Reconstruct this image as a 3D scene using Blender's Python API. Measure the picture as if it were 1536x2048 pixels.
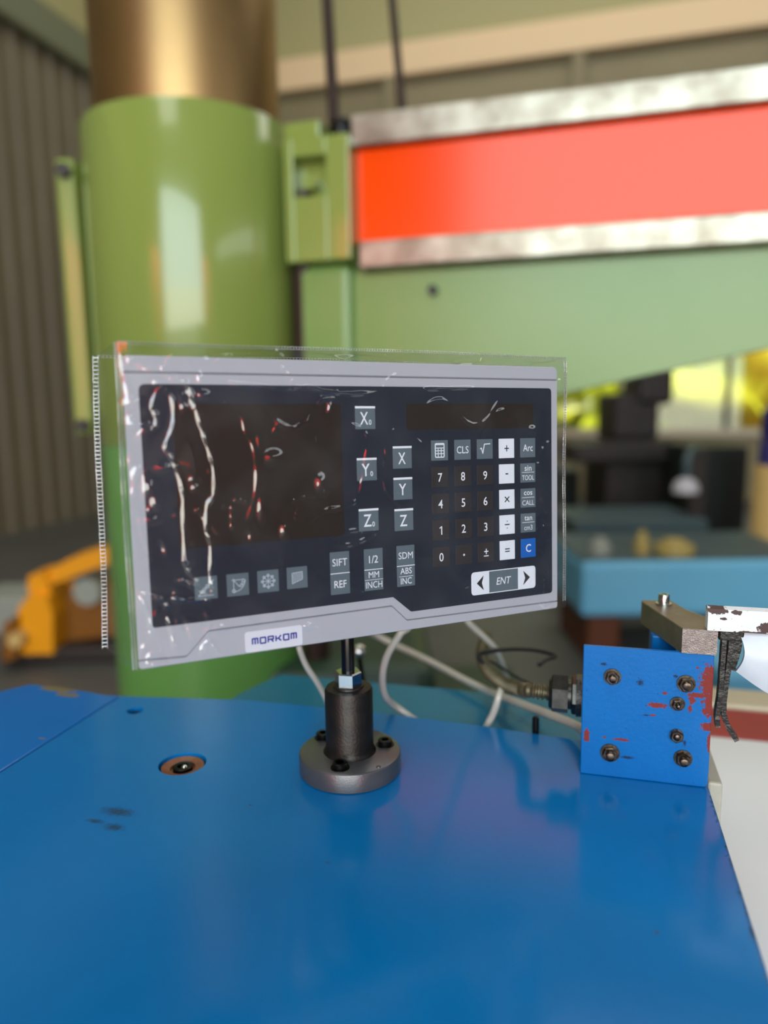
import bpy, bmesh, math, random
import numpy as np
from mathutils import Vector, Matrix
random.seed(4); rng = np.random.RandomState(4)
for o in list(bpy.data.objects): bpy.data.objects.remove(o)
S = bpy.context.scene
COL = S.collection
PI = math.pi
# ------------------------------------------------------------------ camera
F, PITCH, ROLL, CZ = 1450.0, math.radians(8.5), math.radians(0.8), 1.38
CW = Vector((0, math.cos(PITCH), -math.sin(PITCH)))
U0 = Vector((0, math.sin(PITCH), math.cos(PITCH))); R0 = Vector((1, 0, 0))
CR = R0*math.cos(ROLL) - U0*math.sin(ROLL); CU = U0*math.cos(ROLL) + R0*math.sin(ROLL)
CAM = Vector((0, 0, CZ))
cd = bpy.data.cameras.new('camera'); cam = bpy.data.objects.new('camera', cd); COL.objects.link(cam)
m = Matrix((CR, CU, -CW)).transposed().to_4x4(); m.translation = CAM; cam.matrix_world = m
cd.sensor_fit = 'VERTICAL'; cd.sensor_height = 36; cd.lens = F/2048*36
cd.clip_start = 0.02; cd.clip_end = 100
cd.dof.use_dof = True; cd.dof.focus_distance = 0.50; cd.dof.aperture_fstop = 2.6
S.camera = cam
# ------------------------------------------------------------------ world, light, exposure
w = bpy.data.worlds.new('world'); S.world = w; w.use_nodes = True
w.node_tree.nodes['Background'].inputs[0].default_value = (0.80, 0.92, 1.0, 1)
w.node_tree.nodes['Background'].inputs[1].default_value = 1.3
S.view_settings.view_transform = 'Standard'; S.view_settings.look = 'None'
S.view_settings.exposure = 0.0; S.view_settings.gamma = 1.0; S.view_settings.use_curve_mapping = False
S.cycles.use_denoising = True
S.cycles.max_bounces = 8; S.cycles.transparent_max_bounces = 16; S.cycles.sample_clamp_indirect = 4
ANG = math.radians(-15.5)
EX = Vector((math.cos(ANG), math.sin(ANG), 0)); EY = Vector((-EX.y, EX.x, 0))
O = Vector((0.23348, 0.49116, 0))
def H(x, y, z=0.0): return O + EX*x + EY*y + Vector((0, 0, z))          # hall / machine frame -> world
def at(px, py, Y):                                                    # point of the place at distance Y seen there
    d = CW + CR*((px-768)/F) + CU*((1024-py)/F); return CAM + d*(Y/d.y)
def area(name, loc, tgt, sx, sy, L, col):
    l = bpy.data.lights.new(name, 'AREA'); l.shape = 'RECTANGLE'; l.size = sx; l.size_y = sy
    l.energy = L*sx*sy*PI; l.color = col
    o = bpy.data.objects.new(name, l); COL.objects.link(o); o.location = loc
    o.rotation_euler = (Vector(tgt)-Vector(loc)).to_track_quat('-Z', 'Y').to_euler(); return o
# daylight through the big gate behind the photographer (sky above, sunlit yard below)
area('gate_daylight_sky', H(1.75, -7.85, 4.6), H(1.75, 0, 4.6), 7.1, 4.8, 5.6, (0.78, 0.93, 1.0))
area('gate_daylight_yard', H(1.75, -7.85, 1.25), H(1.75, 0, 1.25), 7.1, 1.9, 5.6, (1.0, 0.95, 0.80))
area('added_overhead_fill', H(-1.6, -1.2, 8.8), H(-1.6, -1.2, 0), 2.2, 9.0, 3.6, (1.0, 0.98, 0.93))  # added overhead fill under the closed ceiling
area('added_back_wall_fill', H(1.0, 6.2, 8.6), H(1.0, 7.6, 0), 11.0, 2.6, 3.5, (1.0, 0.97, 0.90))  # added fill tilted to brighten the back wall
area('added_reflection_strip', H(8.85, -2.5, 4.7), H(0, -2.5, 3.0), 9.0, 1.1, 2.4, (.93, .97, 1.0))  # added strip on the closed right wall, gives the film pale wisps
sp = bpy.data.lights.new('yard_sun', 'SUN'); sp.energy = 8; sp.angle = 0.01; sp.color = (1, 0.96, 0.85)
so = bpy.data.objects.new('yard_sun', sp); COL.objects.link(so); so.location = H(2, 16, 14)
so.rotation_euler = (H(2, 16, 0)-H(1.4, 13.6, 6.5)).to_track_quat('-Z', 'Y').to_euler()
for i, (hx, ww) in enumerate(((-3.5, 0.7), (6.3, 0.7))):              # added unseen spots that light the two added red panels
    s = bpy.data.lights.new('added_red_panel_spot', 'SPOT'); s.energy = 4200; s.spot_size = 0.9; s.shadow_soft_size = .1; s.color = (1, .85, .8)
    o = bpy.data.objects.new('added_red_panel_spot', s); COL.objects.link(o); o.location = H(hx, -4.6, 5.4)
    o.rotation_euler = (H(hx, -7.7, 2.1)-H(hx, -4.6, 5.4)).to_track_quat('-Z', 'Y').to_euler()

# ------------------------------------------------------------------ materials
def lin(c):
    return tuple(((v/255)/12.92 if v/255 <= .04045 else ((v/255+.055)/1.055)**2.4) for v in c)+(1,)
def mat(name, srgb, rough=.5, metal=0.0, spec=.5, var=None, var_scale=8, vamt=.5, bump=0, bscale=60, coat=0, rvar=0):
    M = bpy.data.materials.new(name); M.use_nodes = True; nt = M.node_tree; b = nt.nodes['Principled BSDF']
    b.inputs['Base Color'].default_value = lin(srgb); b.inputs['Roughness'].default_value = rough
    b.inputs['Metallic'].default_value = metal; b.inputs['Specular IOR Level'].default_value = spec
    b.inputs['Coat Weight'].default_value = coat; b.inputs['Coat Roughness'].default_value = .05
    tc = nt.nodes.new('ShaderNodeTexCoord')
    if var:
        n = nt.nodes.new('ShaderNodeTexNoise'); n.inputs['Scale'].default_value = var_scale; n.inputs['Detail'].default_value = 5
        n.inputs['Roughness'].default_value = .65
        nt.links.new(tc.outputs['Object'], n.inputs['Vector'])
        r = nt.nodes.new('ShaderNodeMapRange'); r.inputs[1].default_value = .38; r.inputs[2].default_value = .62
        r.inputs[4].default_value = vamt; nt.links.new(n.outputs['Fac'], r.inputs[0])
        mx = nt.nodes.new('ShaderNodeMix'); mx.data_type = 'RGBA'; mx.inputs[6].default_value = lin(srgb); mx.inputs[7].default_value = lin(var)
        nt.links.new(r.outputs[0], mx.inputs[0]); nt.links.new(mx.outputs[2], b.inputs['Base Color'])
    if bump:
        n2 = nt.nodes.new('ShaderNodeTexNoise'); n2.inputs['Scale'].default_value = bscale; n2.inputs['Detail'].default_value = 4
        nt.links.new(tc.outputs['Object'], n2.inputs['Vector'])
        bp = nt.nodes.new('ShaderNodeBump'); bp.inputs['Strength'].default_value = bump; bp.inputs['Distance'].default_value = .001
        nt.links.new(n2.outputs['Fac'], bp.inputs['Height']); nt.links.new(bp.outputs[0], b.inputs['Normal'])
    return M
def add_wear(M, spots, col, axes, noise_scale=120, jitter=.6, soft=.03, rough=.6, specks=None, edge=None):
    """wear with a shape of its own: ellipses (a, b, ra, rb) in object space (metres), roughened by noise; optional random specks
    edge=(axis, value, width): flaked strip along an edge"""
    nt = M.node_tree; N = nt.nodes; L = nt.links; b = N['Principled BSDF']
    tc = N.new('ShaderNodeTexCoord'); sx = N.new('ShaderNodeSeparateXYZ'); L.new(tc.outputs['Object'], sx.inputs[0])
    cb = N.new('ShaderNodeCombineXYZ'); L.new(sx.outputs[axes[0]], cb.inputs[0]); L.new(sx.outputs[axes[1]], cb.inputs[1])
    nz = N.new('ShaderNodeTexNoise'); nz.inputs['Scale'].default_value = noise_scale; nz.inputs['Detail'].default_value = 6; nz.inputs['Roughness'].default_value = .7
    L.new(tc.outputs['Object'], nz.inputs['Vector'])
    def mth(op, a, bb=None, c=None):
        n = N.new('ShaderNodeMath'); n.operation = op
        for i, v in enumerate((a, bb, c)):
            if v is None: continue
            if isinstance(v, (int, float)): n.inputs[i].default_value = v
            else: L.new(v, n.inputs[i])
        return n.outputs[0]
    nn = mth('MULTIPLY', mth('SUBTRACT', nz.outputs['Fac'], .5), jitter*4)
    best = None
    for (x, y, ra, rb) in spots:
        s = N.new('ShaderNodeVectorMath'); s.operation = 'SUBTRACT'; L.new(cb.outputs[0], s.inputs[0]); s.inputs[1].default_value = (x, y, 0)
        v = N.new('ShaderNodeVectorMath'); v.operation = 'MULTIPLY'; L.new(s.outputs[0], v.inputs[0]); v.inputs[1].default_value = (1/ra, 1/rb, 0)
        l = N.new('ShaderNodeVectorMath'); l.operation = 'LENGTH'; L.new(v.outputs[0], l.inputs[0])
        d = mth('ADD', l.outputs['Value'], nn)
        best = d if best is None else mth('MINIMUM', best, d)
    if edge:
        d = mth('ADD', mth('DIVIDE', mth('ABSOLUTE', mth('SUBTRACT', sx.outputs[edge[0]], edge[1])), edge[2]), mth('MULTIPLY', nn, 2.2))
        d = mth('ADD', d, .25)
        best = d if best is None else mth('MINIMUM', best, d)
    if specks:
        n3 = N.new('ShaderNodeTexNoise'); n3.inputs['Scale'].default_value = specks[0]; n3.inputs['Detail'].default_value = 3; L.new(tc.outputs['Object'], n3.inputs['Vector'])
        d = mth('ADD', mth('MULTIPLY', mth('SUBTRACT', specks[1], n3.outputs['Fac']), 40), 1.0)
        best = d if best is None else mth('MINIMUM', best, d)
    mr = N.new('ShaderNodeMapRange'); mr.inputs[1].default_value = 1.0+soft; mr.inputs[2].default_value = 1.0-soft; L.new(best, mr.inputs[0])
    mx = N.new('ShaderNodeMix'); mx.data_type = 'RGBA'; mx.inputs[7].default_value = lin(col)
    if b.inputs['Base Color'].links: L.new(b.inputs['Base Color'].links[0].from_socket, mx.inputs[6])
    else: mx.inputs[6].default_value = b.inputs['Base Color'].default_value
    L.new(mr.outputs[0], mx.inputs[0]); L.new(mx.outputs[2], b.inputs['Base Color'])
    r0 = b.inputs['Roughness'].default_value
    rr = N.new('ShaderNodeMapRange'); rr.inputs[3].default_value = r0; rr.inputs[4].default_value = rough
    L.new(mr.outputs[0], rr.inputs[0]); L.new(rr.outputs[0], b.inputs['Roughness'])
    return M
M = {}
M['blue'] = mat('blue_enamel', (0, 108, 176), .16, spec=.4, var=(0, 116, 184), var_scale=7, bump=.05, bscale=260)
add_wear(M['blue'], [(-.402, -.132, .010, .004), (-.393, -.149, .006, .003), (-.410, -.146, .005, .002), (-.0504, -.1627, .0012, .0012), (-.3157, -.1015, .0012, .0007), (-.240, -.1495, .0016, .0006), (-.001, -.150, .0016, .006), (-.001, -.118, .0013, .004), (-.001, -.135, .001, .003)], (8, 64, 100), (0, 1), noise_scale=420, jitter=.9, soft=.6,
         edge=(0, 0.001, .0022), specks=(340, .745))
M['blue_side'] = mat('blue_enamel_side_cover', (0, 104, 182), .18, var=(0, 112, 190), var_scale=7)
add_wear(M['blue_side'], [(-.598, .047, .022, .0065), (-.578, .036, .012, .004), (-.535, -.05, .004, .001), (-.64, -.02, .004, .002)], (112, 98, 62), (0, 1), noise_scale=70, jitter=.45)
M['blue_plate'] = mat('blue_plate_enamel', (0, 100, 172), .32, spec=.3, var=(0, 93, 162), var_scale=30, bump=.15, bscale=300)
add_wear(M['blue_plate'], [(-.003, .080, .0066, .0125), (-.001, .066, .0062, .012), (-.002, .089, .004, .004), (-.004, .059, .004, .003), (-.011, .070, .007, .0022), (-.0145, .0665, .0022, .003), (-.033, .0695, .0022, .001),
    (-.038, .0598, .0062, .002), (-.0275, .061, .0013, .001), (-.0155, .0595, .0014, .0024), (-.003, .047, .0046, .0035), (-.0405, .052, .002, .0008),
    (-.001, .035, .002, .008), (-.0615, .0305, .0055, .001), (-.0865, .031, .0022, .005), (-.0735, .031, .0012, .0008), (-.012, .0905, .001, .0008)], (122, 42, 36), (0, 2), noise_scale=420, jitter=.85,
         edge=(0, 0.0006, .0012))
add_wear(M['blue_plate'], [(-.026, .083, .0016, .001), (-.05, .076, .002, .002), (-.057, .017, .004, .001), (-.076, .088, .002, .001), (-.045, .0515, .002, .0006), (-.018, .033, .001, .002)], (8, 40, 76), (0, 2), noise_scale=1500, jitter=1.6,
         specks=(520, .71), soft=.25)
M['teal'] = mat('teal_blue_enamel', (0, 104, 140), .22, var=(0, 112, 150), var_scale=4)
add_wear(M['teal'], [(-.255, .085, .004, .003)], (60, 70, 80), (0, 1), noise_scale=80, jitter=.3)
M['body_blue'] = mat('dark_blue_enamel', (0, 84, 150), .35)
M['black_steel'] = mat('blackened_steel', (42, 41, 40), .42, .75, var=(62, 56, 50), var_scale=70, bump=.25, bscale=500)
M['flange_steel'] = mat('dark_machined_steel', (94, 95, 100), .33, .6, var=(104, 102, 100), var_scale=60, bump=.12, bscale=700)
M['screw'] = mat('black_oxide_screw', (26, 25, 25), .33, .7)
M['rod'] = mat('black_rod', (8, 9, 11), .22, .2)
M['zinc'] = mat('zinc_plated_nut', (205, 208, 205), .17, 1.0)
M['dirty_nut'] = mat('oily_steel_nut', (104, 92, 82), .28, 1.0, var=(48, 42, 38), var_scale=300, vamt=.8)
M['rust'] = mat('rusty_washer', (128, 72, 46), .5, .35, var=(150, 128, 100), var_scale=60)
M['hole_dark'] = mat('near_black_recess', (18, 18, 18), .5)  # flat near-black for solid pieces that stand for openings
M['bar'] = mat('oiled_ground_steel', (128, 120, 104), .4, .6, var=(98, 88, 70), var_scale=50, bump=.2, bscale=500)
M['bar_end'] = mat('sawn_steel_end', (150, 138, 132), .42, .7, var=(96, 86, 84), var_scale=260, bump=.5, bscale=900)
M['white_paint'] = mat('chipped_white_paint', (226, 232, 236), .35, var=(216, 224, 230), var_scale=30)
add_wear(M['white_paint'], [(.006, .0145, .006, .0026), (.0185, .0135, .0035, .0016), (.038, .004, .006, .004), (.030, .0, .012, .0012), (.010, .009, .003, .001)], (70, 46, 42), (0, 2), noise_scale=300, jitter=.6, specks=(380, .70))
M['white_guard'] = mat('grey_white_guard', (202, 210, 218), .28, var=(190, 198, 208), var_scale=40)
M['rubber'] = mat('greasy_black_rubber', (22, 19, 18), .28, var=(46, 34, 28), var_scale=220, bump=.6, bscale=500)
M['white_bed'] = mat('white_machine_bed', (226, 228, 230), .35)
add_wear(M['white_bed'], [(.062, .040, .003, .004), (.055, -.078, .003, .004), (.095, .005, .003, .003)], (150, 130, 148), (0, 1), noise_scale=90, jitter=.2, soft=.2)
M['red_strip'] = mat('red_primer', (160, 56, 52), .5, var=(140, 50, 48), var_scale=12)
M['cream'] = mat('cream_paint', (196, 184, 158), .5)
M['beige_bar'] = mat('beige_primer', (178, 172, 160), .5, var=(160, 160, 140), var_scale=60)
M['housing'] = mat('light_grey_plastic', (180, 181, 190), .42, bump=.06, bscale=900)
M['housing_side'] = mat('grey_plastic_side', (140, 143, 150), .45)
M['membrane'] = mat('navy_membrane', (24, 32, 48), .34, spec=.4, bump=.06, bscale=1500)
M['window_brown'] = mat('smoked_display_window', (38, 29, 24), .3, spec=.3)
M['key_dark'] = mat('dark_key', (44, 38, 41), .35)
M['key_grey'] = mat('slate_grey_key', (92, 106, 116), .35)
M['key_white'] = mat('white_key', (232, 236, 246), .35)
M['key_blue'] = mat('blue_key', (8, 96, 186), .35)
M['ink_white'] = mat('white_print', (238, 242, 250), .4)
M['ink_black'] = mat('black_print', (26, 28, 34), .4)
M['ink_dim'] = mat('pale_grey_print', (190, 202, 214), .4)
M['ink_blue'] = mat('blue_print', (24, 44, 150), .4)
M['sticker'] = mat('silver_white_sticker', (226, 226, 236), .3)
M['cable_white'] = mat('grey_white_flex_cable', (188, 184, 174), .4, .1)
M['cable_black'] = mat('black_cable', (10, 11, 16), .35)
M['conduit'] = mat('oily_brown_conduit', (100, 92, 68), .4, .5, var=(56, 50, 38), var_scale=120)
M['gland'] = mat('dark_steel_gland', (72, 70, 66), .3, .9, var=(34, 33, 32), var_scale=150)
M['green'] = mat('green_enamel', (132, 148, 70), .22, var=(126, 146, 72), var_scale=1.5, coat=.6)
M['green_low'] = mat('green_enamel_lower', (100, 152, 76), .3, coat=.1)
M['green_arm'] = mat('green_enamel_arm', (112, 146, 76), .3, var=(126, 150, 86), var_scale=3)
M['green_shaded'] = mat('shaded_green_casting', (34, 62, 40), .5, var=(24, 44, 32), var_scale=5)  # shade over the drill base is put into this dark green
M['orange'] = mat('orange_enamel', (255, 74, 0), .16, spec=.33)
M['rail'] = mat('ground_rail_steel', (164, 160, 144), .33, .85, var=(112, 100, 84), var_scale=9, vamt=.8)
M['column_steel'] = mat('oiled_column_steel', (178, 146, 98), .42, 1.0, var=(150, 122, 86), var_scale=2)
M['brown_rod'] = mat('dark_brown_rod', (54, 38, 32), .5, .3)
M['hall_panel'] = mat('olive_grey_wall_sheet', (134, 124, 92), .6, var=(120, 112, 82), var_scale=.6)
M['hall_top'] = mat('pale_olive_wall_sheet', (166, 160, 112), .6)
M['girt'] = mat('tan_girt', (228, 200, 158), .55)
M['rib_wall'] = mat('grey_brown_ribbed_sheet', (112, 102, 80), .55, var=(98, 92, 74), var_scale=.8)
M['eaves'] = mat('grey_green_trim', (112, 116, 90), .6)
M['floor'] = mat('grey_concrete_floor', (84, 84, 80), .5, var=(66, 66, 62), var_scale=1.2)
M['ceiling'] = mat('grey_ceiling_sheet', (120, 118, 100), .7)
M['dark_wall'] = mat('dim_wall_sheet', (70, 70, 66), .8)
M['red_reflect_panel'] = mat('added_red_panel_paint', (236, 40, 22), .5)
M['foliage'] = mat('bright_foliage', (176, 190, 20), .8, var=(220, 214, 60), var_scale=1.2)
M['ground'] = mat('pale_yard', (222, 226, 120), .9)
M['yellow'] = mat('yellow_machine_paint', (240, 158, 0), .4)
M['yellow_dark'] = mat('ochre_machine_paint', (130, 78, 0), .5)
M['disc_grey'] = mat('grey_disc', (150, 155, 145), .4)
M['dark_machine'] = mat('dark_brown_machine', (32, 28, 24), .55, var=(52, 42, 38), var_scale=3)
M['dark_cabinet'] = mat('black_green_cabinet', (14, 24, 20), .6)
M['sky_blue'] = mat('light_blue_bench_paint', (100, 172, 206), .45, var=(110, 180, 210), var_scale=2)
M['teal_grey'] = mat('teal_grey_slab', (58, 78, 82), .5)
M['tan'] = mat('tan_drum', (202, 168, 104), .5)
M['indigo'] = mat('indigo_casting', (52, 48, 112), .5)
M['orange_brown'] = mat('orange_brown_plinth', (92, 44, 12), .5)
M['lamp_white'] = mat('pale_lamp_dome', (186, 184, 190), .4)
M['grey_cab'] = mat('blue_grey_cabinet', (92, 98, 106), .5)
M['ochre'] = mat('ochre_fitting', (170, 150, 84), .5)
# window glass
def glass():
    m_ = bpy.data.materials.new('window_glass'); m_.use_nodes = True; nt = m_.node_tree; N = nt.nodes; N.clear()
    o = N.new('ShaderNodeOutputMaterial'); t = N.new('ShaderNodeBsdfTransparent'); g = N.new('ShaderNodeBsdfGlossy'); g.inputs['Roughness'].default_value = .02
    x = N.new('ShaderNodeMixShader'); f = N.new('ShaderNodeFresnel'); f.inputs['IOR'].default_value = 1.45
    nt.links.new(f.outputs[0], x.inputs[0]); nt.links.new(t.outputs[0], x.inputs[1]); nt.links.new(g.outputs[0], x.inputs[2]); nt.links.new(x.outputs[0], o.inputs[0]); return m_
M['glass'] = glass()
def film(name, base, tint, haze, rough=.03, ior=1.5, gain=2.6, cap=.24):
    m_ = bpy.data.materials.new(name); m_.use_nodes = True; nt = m_.node_tree; N = nt.nodes; L = nt.links; N.clear()
    o = N.new('ShaderNodeOutputMaterial'); t = N.new('ShaderNodeBsdfTransparent'); t.inputs[0].default_value = tint
    g = N.new('ShaderNodeBsdfGlossy'); g.inputs['Roughness'].default_value = rough
    d = N.new('ShaderNodeBsdfDiffuse'); d.inputs['Color'].default_value = (.85, .87, .9, 1)
    f = N.new('ShaderNodeFresnel'); f.inputs['IOR'].default_value = ior
    mu = N.new('ShaderNodeMath'); mu.operation = 'MULTIPLY_ADD'; mu.inputs[1].default_value = gain; mu.inputs[2].default_value = base; mu.use_clamp = True
    L.new(f.outputs[0], mu.inputs[0]); mn = N.new('ShaderNodeMath'); mn.operation = 'MINIMUM'; mn.inputs[1].default_value = cap; L.new(mu.outputs[0], mn.inputs[0])
    tc = N.new('ShaderNodeTexCoord'); nz = N.new('ShaderNodeTexNoise'); nz.inputs['Scale'].default_value = 28; nz.inputs['Detail'].default_value = 6; L.new(tc.outputs['Object'], nz.inputs[0])
    mr = N.new('ShaderNodeMapRange'); mr.inputs[1].default_value = .45; mr.inputs[2].default_value = .8; mr.inputs[3].default_value = haze*.4; mr.inputs[4].default_value = haze*1.8
    L.new(nz.outputs['Fac'], mr.inputs[0])
    h = N.new('ShaderNodeMixShader'); L.new(mr.outputs[0], h.inputs[0]); L.new(t.outputs[0], h.inputs[1]); L.new(d.outputs[0], h.inputs[2])
    x = N.new('ShaderNodeMixShader'); L.new(mn.outputs[0], x.inputs[0]); L.new(h.outputs[0], x.inputs[1]); L.new(g.outputs[0], x.inputs[2]); L.new(x.outputs[0], o.inputs[0]); return m_
M['film'] = film('clear_plastic_film', .01, (.97, .97, .975, 1), .016)
M['film_side'] = film('clear_plastic_film_side', .01, (.97, .97, .975, 1), .016, cap=.09)
M['seam'] = film('welded_plastic_seam', .06, (.93, .94, .93, 1), .30, rough=.12)

# ------------------------------------------------------------------ mesh helpers
class MB:
    def __init__(s): s.v = []; s.f = []; s.mi = []; s.cur = 0
    def add(s, vs, fs):
        o = len(s.v); s.v += [tuple(v) for v in vs]; s.f += [tuple(i+o for i in f) for f in fs]; s.mi += [s.cur]*len(fs); return s
    def box(s, x0, x1, y0, y1, z0, z1):
        return s.add([(x0,y0,z0),(x1,y0,z0),(x1,y1,z0),(x0,y1,z0),(x0,y0,z1),(x1,y0,z1),(x1,y1,z1),(x0,y1,z1)],
                     [(0,3,2,1),(4,5,6,7),(0,1,5,4),(1,2,6,5),(2,3,7,6),(3,0,4,7)])
    def cbox(s, x0, x1, y0, y1, z0, z1, c):                          # chamfered box
        b = bmesh.new(); v = [b.verts.new(p) for p in [(x0,y0,z0),(x1,y0,z0),(x1,y1,z0),(x0,y1,z0),(x0,y0,z1),(x1,y0,z1),(x1,y1,z1),(x0,y1,z1)]]
        for f in [(0,3,2,1),(4,5,6,7),(0,1,5,4),(1,2,6,5),(2,3,7,6),(3,0,4,7)]: b.faces.new([v[i] for i in f])
        bmesh.ops.bevel(b, geom=list(b.edges), offset=c, segments=2, profile=.5, affect='EDGES')
        b.verts.index_update(); s.add([tuple(q.co) for q in b.verts], [[q.index for q in f.verts] for f in b.faces]); b.free(); return s
    def prism(s, poly, z0, z1, axis='z', c=0.0, flip=False):         # closed outline extruded, optional chamfer at z1
        n = len(poly)
        def P(p, z):
            return (p[0], p[1], z) if axis == 'z' else ((p[0], z, p[1]) if axis == 'y' else (z, p[0], p[1]))
        ar = sum(poly[i][0]*poly[(i+1)%n][1]-poly[(i+1)%n][0]*poly[i][1] for i in range(n))
        if ar < 0: poly = poly[::-1]
        loops = [[P(p, z0) for p in poly]]
        if c:
            ins = inset(poly, c); loops += [[P(p, z1-(c if z1 > z0 else -c)) for p in poly], [P(p, z1) for p in ins]]
        else: loops.append([P(p, z1) for p in poly])
        o = sum(loops, []); fs = [tuple(range(n))[::-1], tuple((len(loops)-1)*n+i for i in range(n))]
        for k in range(len(loops)-1):
            for i in range(n): j = (i+1)%n; fs.append((k*n+i, k*n+j, (k+1)*n+j, (k+1)*n+i))
        return s.add(o, fs)
    def lathe(s, prof, n=48, c=(0,0,0), axis='z'):                    # prof: (r, h)
        vs = []; fs = []
        def P(r, t, h):
            a, b = r*math.cos(t), r*math.sin(t)
            q = (a, b, h) if axis == 'z' else ((a, h, b) if axis == 'y' else (h, a, b)); return (q[0]+c[0], q[1]+c[1], q[2]+c[2])
        for (r, h) in prof:
            for i in range(n): vs.append(P(max(r, 1e-6), 2*PI*i/n, h))
        for k in range(len(prof)-1):
            for i in range(n):
                j = (i+1)%n; fs.append((k*n+i, k*n+j, (k+1)*n+j, (k+1)*n+i))
        if prof[0][0] > 1e-5: fs.append(tuple(range(n))[::-1])
        if prof[-1][0] > 1e-5: fs.append(tuple((len(prof)-1)*n+i for i in range(n)))
        return s.add(vs, fs)
    def tube(s, pts, rf, n=10, caps=True):
        pts = [Vector(p) for p in pts]; N_ = len(pts)
        t0 = (pts[1]-pts[0]).normalized(); a = t0.orthogonal().normalized(); vs = []; fs = []
        for i, p in enumerate(pts):
            t = (pts[min(i+1, N_-1)]-pts[max(i-1, 0)]).normalized(); a = (a-t*a.dot(t)).normalized(); b = t.cross(a)
            r = rf(i) if callable(rf) else rf
            for k in range(n): q = 2*PI*k/n; vs.append(p+a*(r*math.cos(q))+b*(r*math.sin(q)))
        for i in range(N_-1):
            for k in range(n): j = (k+1)%n; fs.append((i*n+k, i*n+j, (i+1)*n+j, (i+1)*n+k))
        if caps: fs += [tuple(range(n))[::-1], tuple((N_-1)*n+k for k in range(n))]
        return s.add(vs, fs)
    def strokes(s, lines, wd, z):                                     # flat printed strokes with round ends
        for ln in lines:
            for a, b in zip(ln[:-1], ln[1:]):
                a = Vector(a); b = Vector(b); d = b-a
                if d.length < 1e-7: continue
                d.normalize(); p = Vector((-d.y, d.x))*wd/2
                s.add([(*(a+p), z), (*(a-p), z), (*(b-p), z), (*(b+p), z)], [(0,1,2,3)])
            for a in ln[1:-1]:
                s.add([(a[0]+wd/2*math.cos(q*PI/4), a[1]+wd/2*math.sin(q*PI/4), z+1e-6) for q in range(8)], [tuple(range(8))])
        return s
    def build(s, name, m_, parent=None, smooth=None, loc=None, label=None):
        me = bpy.data.meshes.new(name); me.from_pydata(s.v, [], s.f); me.update()
        for mm in (m_ if isinstance(m_, (list, tuple)) else [m_]): me.materials.append(M[mm] if isinstance(mm, str) else mm)
        if any(s.mi): me.polygons.foreach_set('material_index', s.mi)
        if smooth:
            me.shade_smooth(); me.set_sharp_from_angle(angle=math.radians(smooth))
        o = bpy.data.objects.new(name, me); COL.objects.link(o)
        if parent is not None: o.parent = parent
        if loc is not None: o.location = loc
        if label: o['label'] = label
        return o
def inset(poly, d):
    n = len(poly); out = []
    for i in range(n):
        p0, p1, p2 = Vector(poly[i-1]), Vector(poly[i]), Vector(poly[(i+1)%n])
        a = (p1-p0).normalized(); b = (p2-p1).normalized(); na = Vector((-a.y, a.x)); nb = Vector((-b.y, b.x)); m_ = na+nb
        k = d/max(.3, (1+na.dot(nb))); out.append(tuple(p1+m_*k))
    return out
def rpoly(pts, r, seg=5):
    n = len(pts); out = []
    for i in range(n):
        rr = r[i] if isinstance(r, (list, tuple)) else r
        p0, p1, p2 = Vector(pts[i-1]), Vector(pts[i]), Vector(pts[(i+1)%n])
        if rr <= 0: out.append(tuple(p1)); continue
        a = (p0-p1).normalized(); b = (p2-p1).normalized(); an = a.angle(b); t = min(rr/math.tan(an/2), (p0-p1).length*.49, (p2-p1).length*.49)
        A = p1+a*t; B = p1+b*t
        for k in range(seg+1):
            u = k/seg; out.append(tuple(A*(1-u)**2+p1*2*u*(1-u)+B*u*u))
    return out
def rect(x0, x1, y0, y1): return [(x0,y0),(x1,y0),(x1,y1),(x0,y1)]
def hexa(r, c=(0,0), rot=0): return [(c[0]+r*math.cos(rot+PI/3*k), c[1]+r*math.sin(rot+PI/3*k)) for k in range(6)]
def plate_holes(outer, holes, z0, z1, c=0.0):
    b = bmesh.new(); loops = []
    top = inset(outer, c) if c else outer
    for lp in [top]+holes:
        vs = [b.verts.new((x, y, z1)) for x, y in lp]; loops.append(vs)
        for i in range(len(vs)): b.edges.new((vs[i], vs[(i+1)%len(vs)]))
    bmesh.ops.triangle_fill(b, edges=list(b.edges), use_beauty=True)
    for f in b.faces:
        f.normal_update()
        if f.normal.z < 0: f.normal_flip()
    lo = [b.verts.new((x, y, z0)) for x, y in outer]; n = len(outer)
    mid = [b.verts.new((x, y, z1-c)) for x, y in outer] if c else loops[0]
    for i in range(n):
        j = (i+1)%n; b.faces.new((lo[i], lo[j], mid[j], mid[i]))
        if c: b.faces.new((mid[i], mid[j], loops[0][j], loops[0][i]))
    b.faces.new(lo[::-1])
    for h, vs in zip(holes, loops[1:]):
        bt = [b.verts.new((x, y, z0+.0005)) for x, y in h]; k = len(h)
        for i in range(k): j = (i+1)%k; b.faces.new((vs[i], vs[j], bt[j], bt[i]))
        b.faces.new(bt)
    b.verts.index_update(); mb = MB(); mb.add([tuple(v.co) for v in b.verts], [[v.index for v in f.verts] for f in b.faces]); b.free(); return mb
def tag(o, label, cat, group=None, kind=None):
    o['label'] = label; o['category'] = cat
    if group: o['group'] = group
    if kind: o['kind'] = kind
    return o
def thing(name, label, cat, loc=(0,0,0), rotz=0.0, group=None):
    o = bpy.data.objects.new(name, None); COL.objects.link(o); o.empty_display_size = .05
    o.location = loc; o.rotation_euler = (0, 0, rotz); tag(o, label, cat, group); return o
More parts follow.
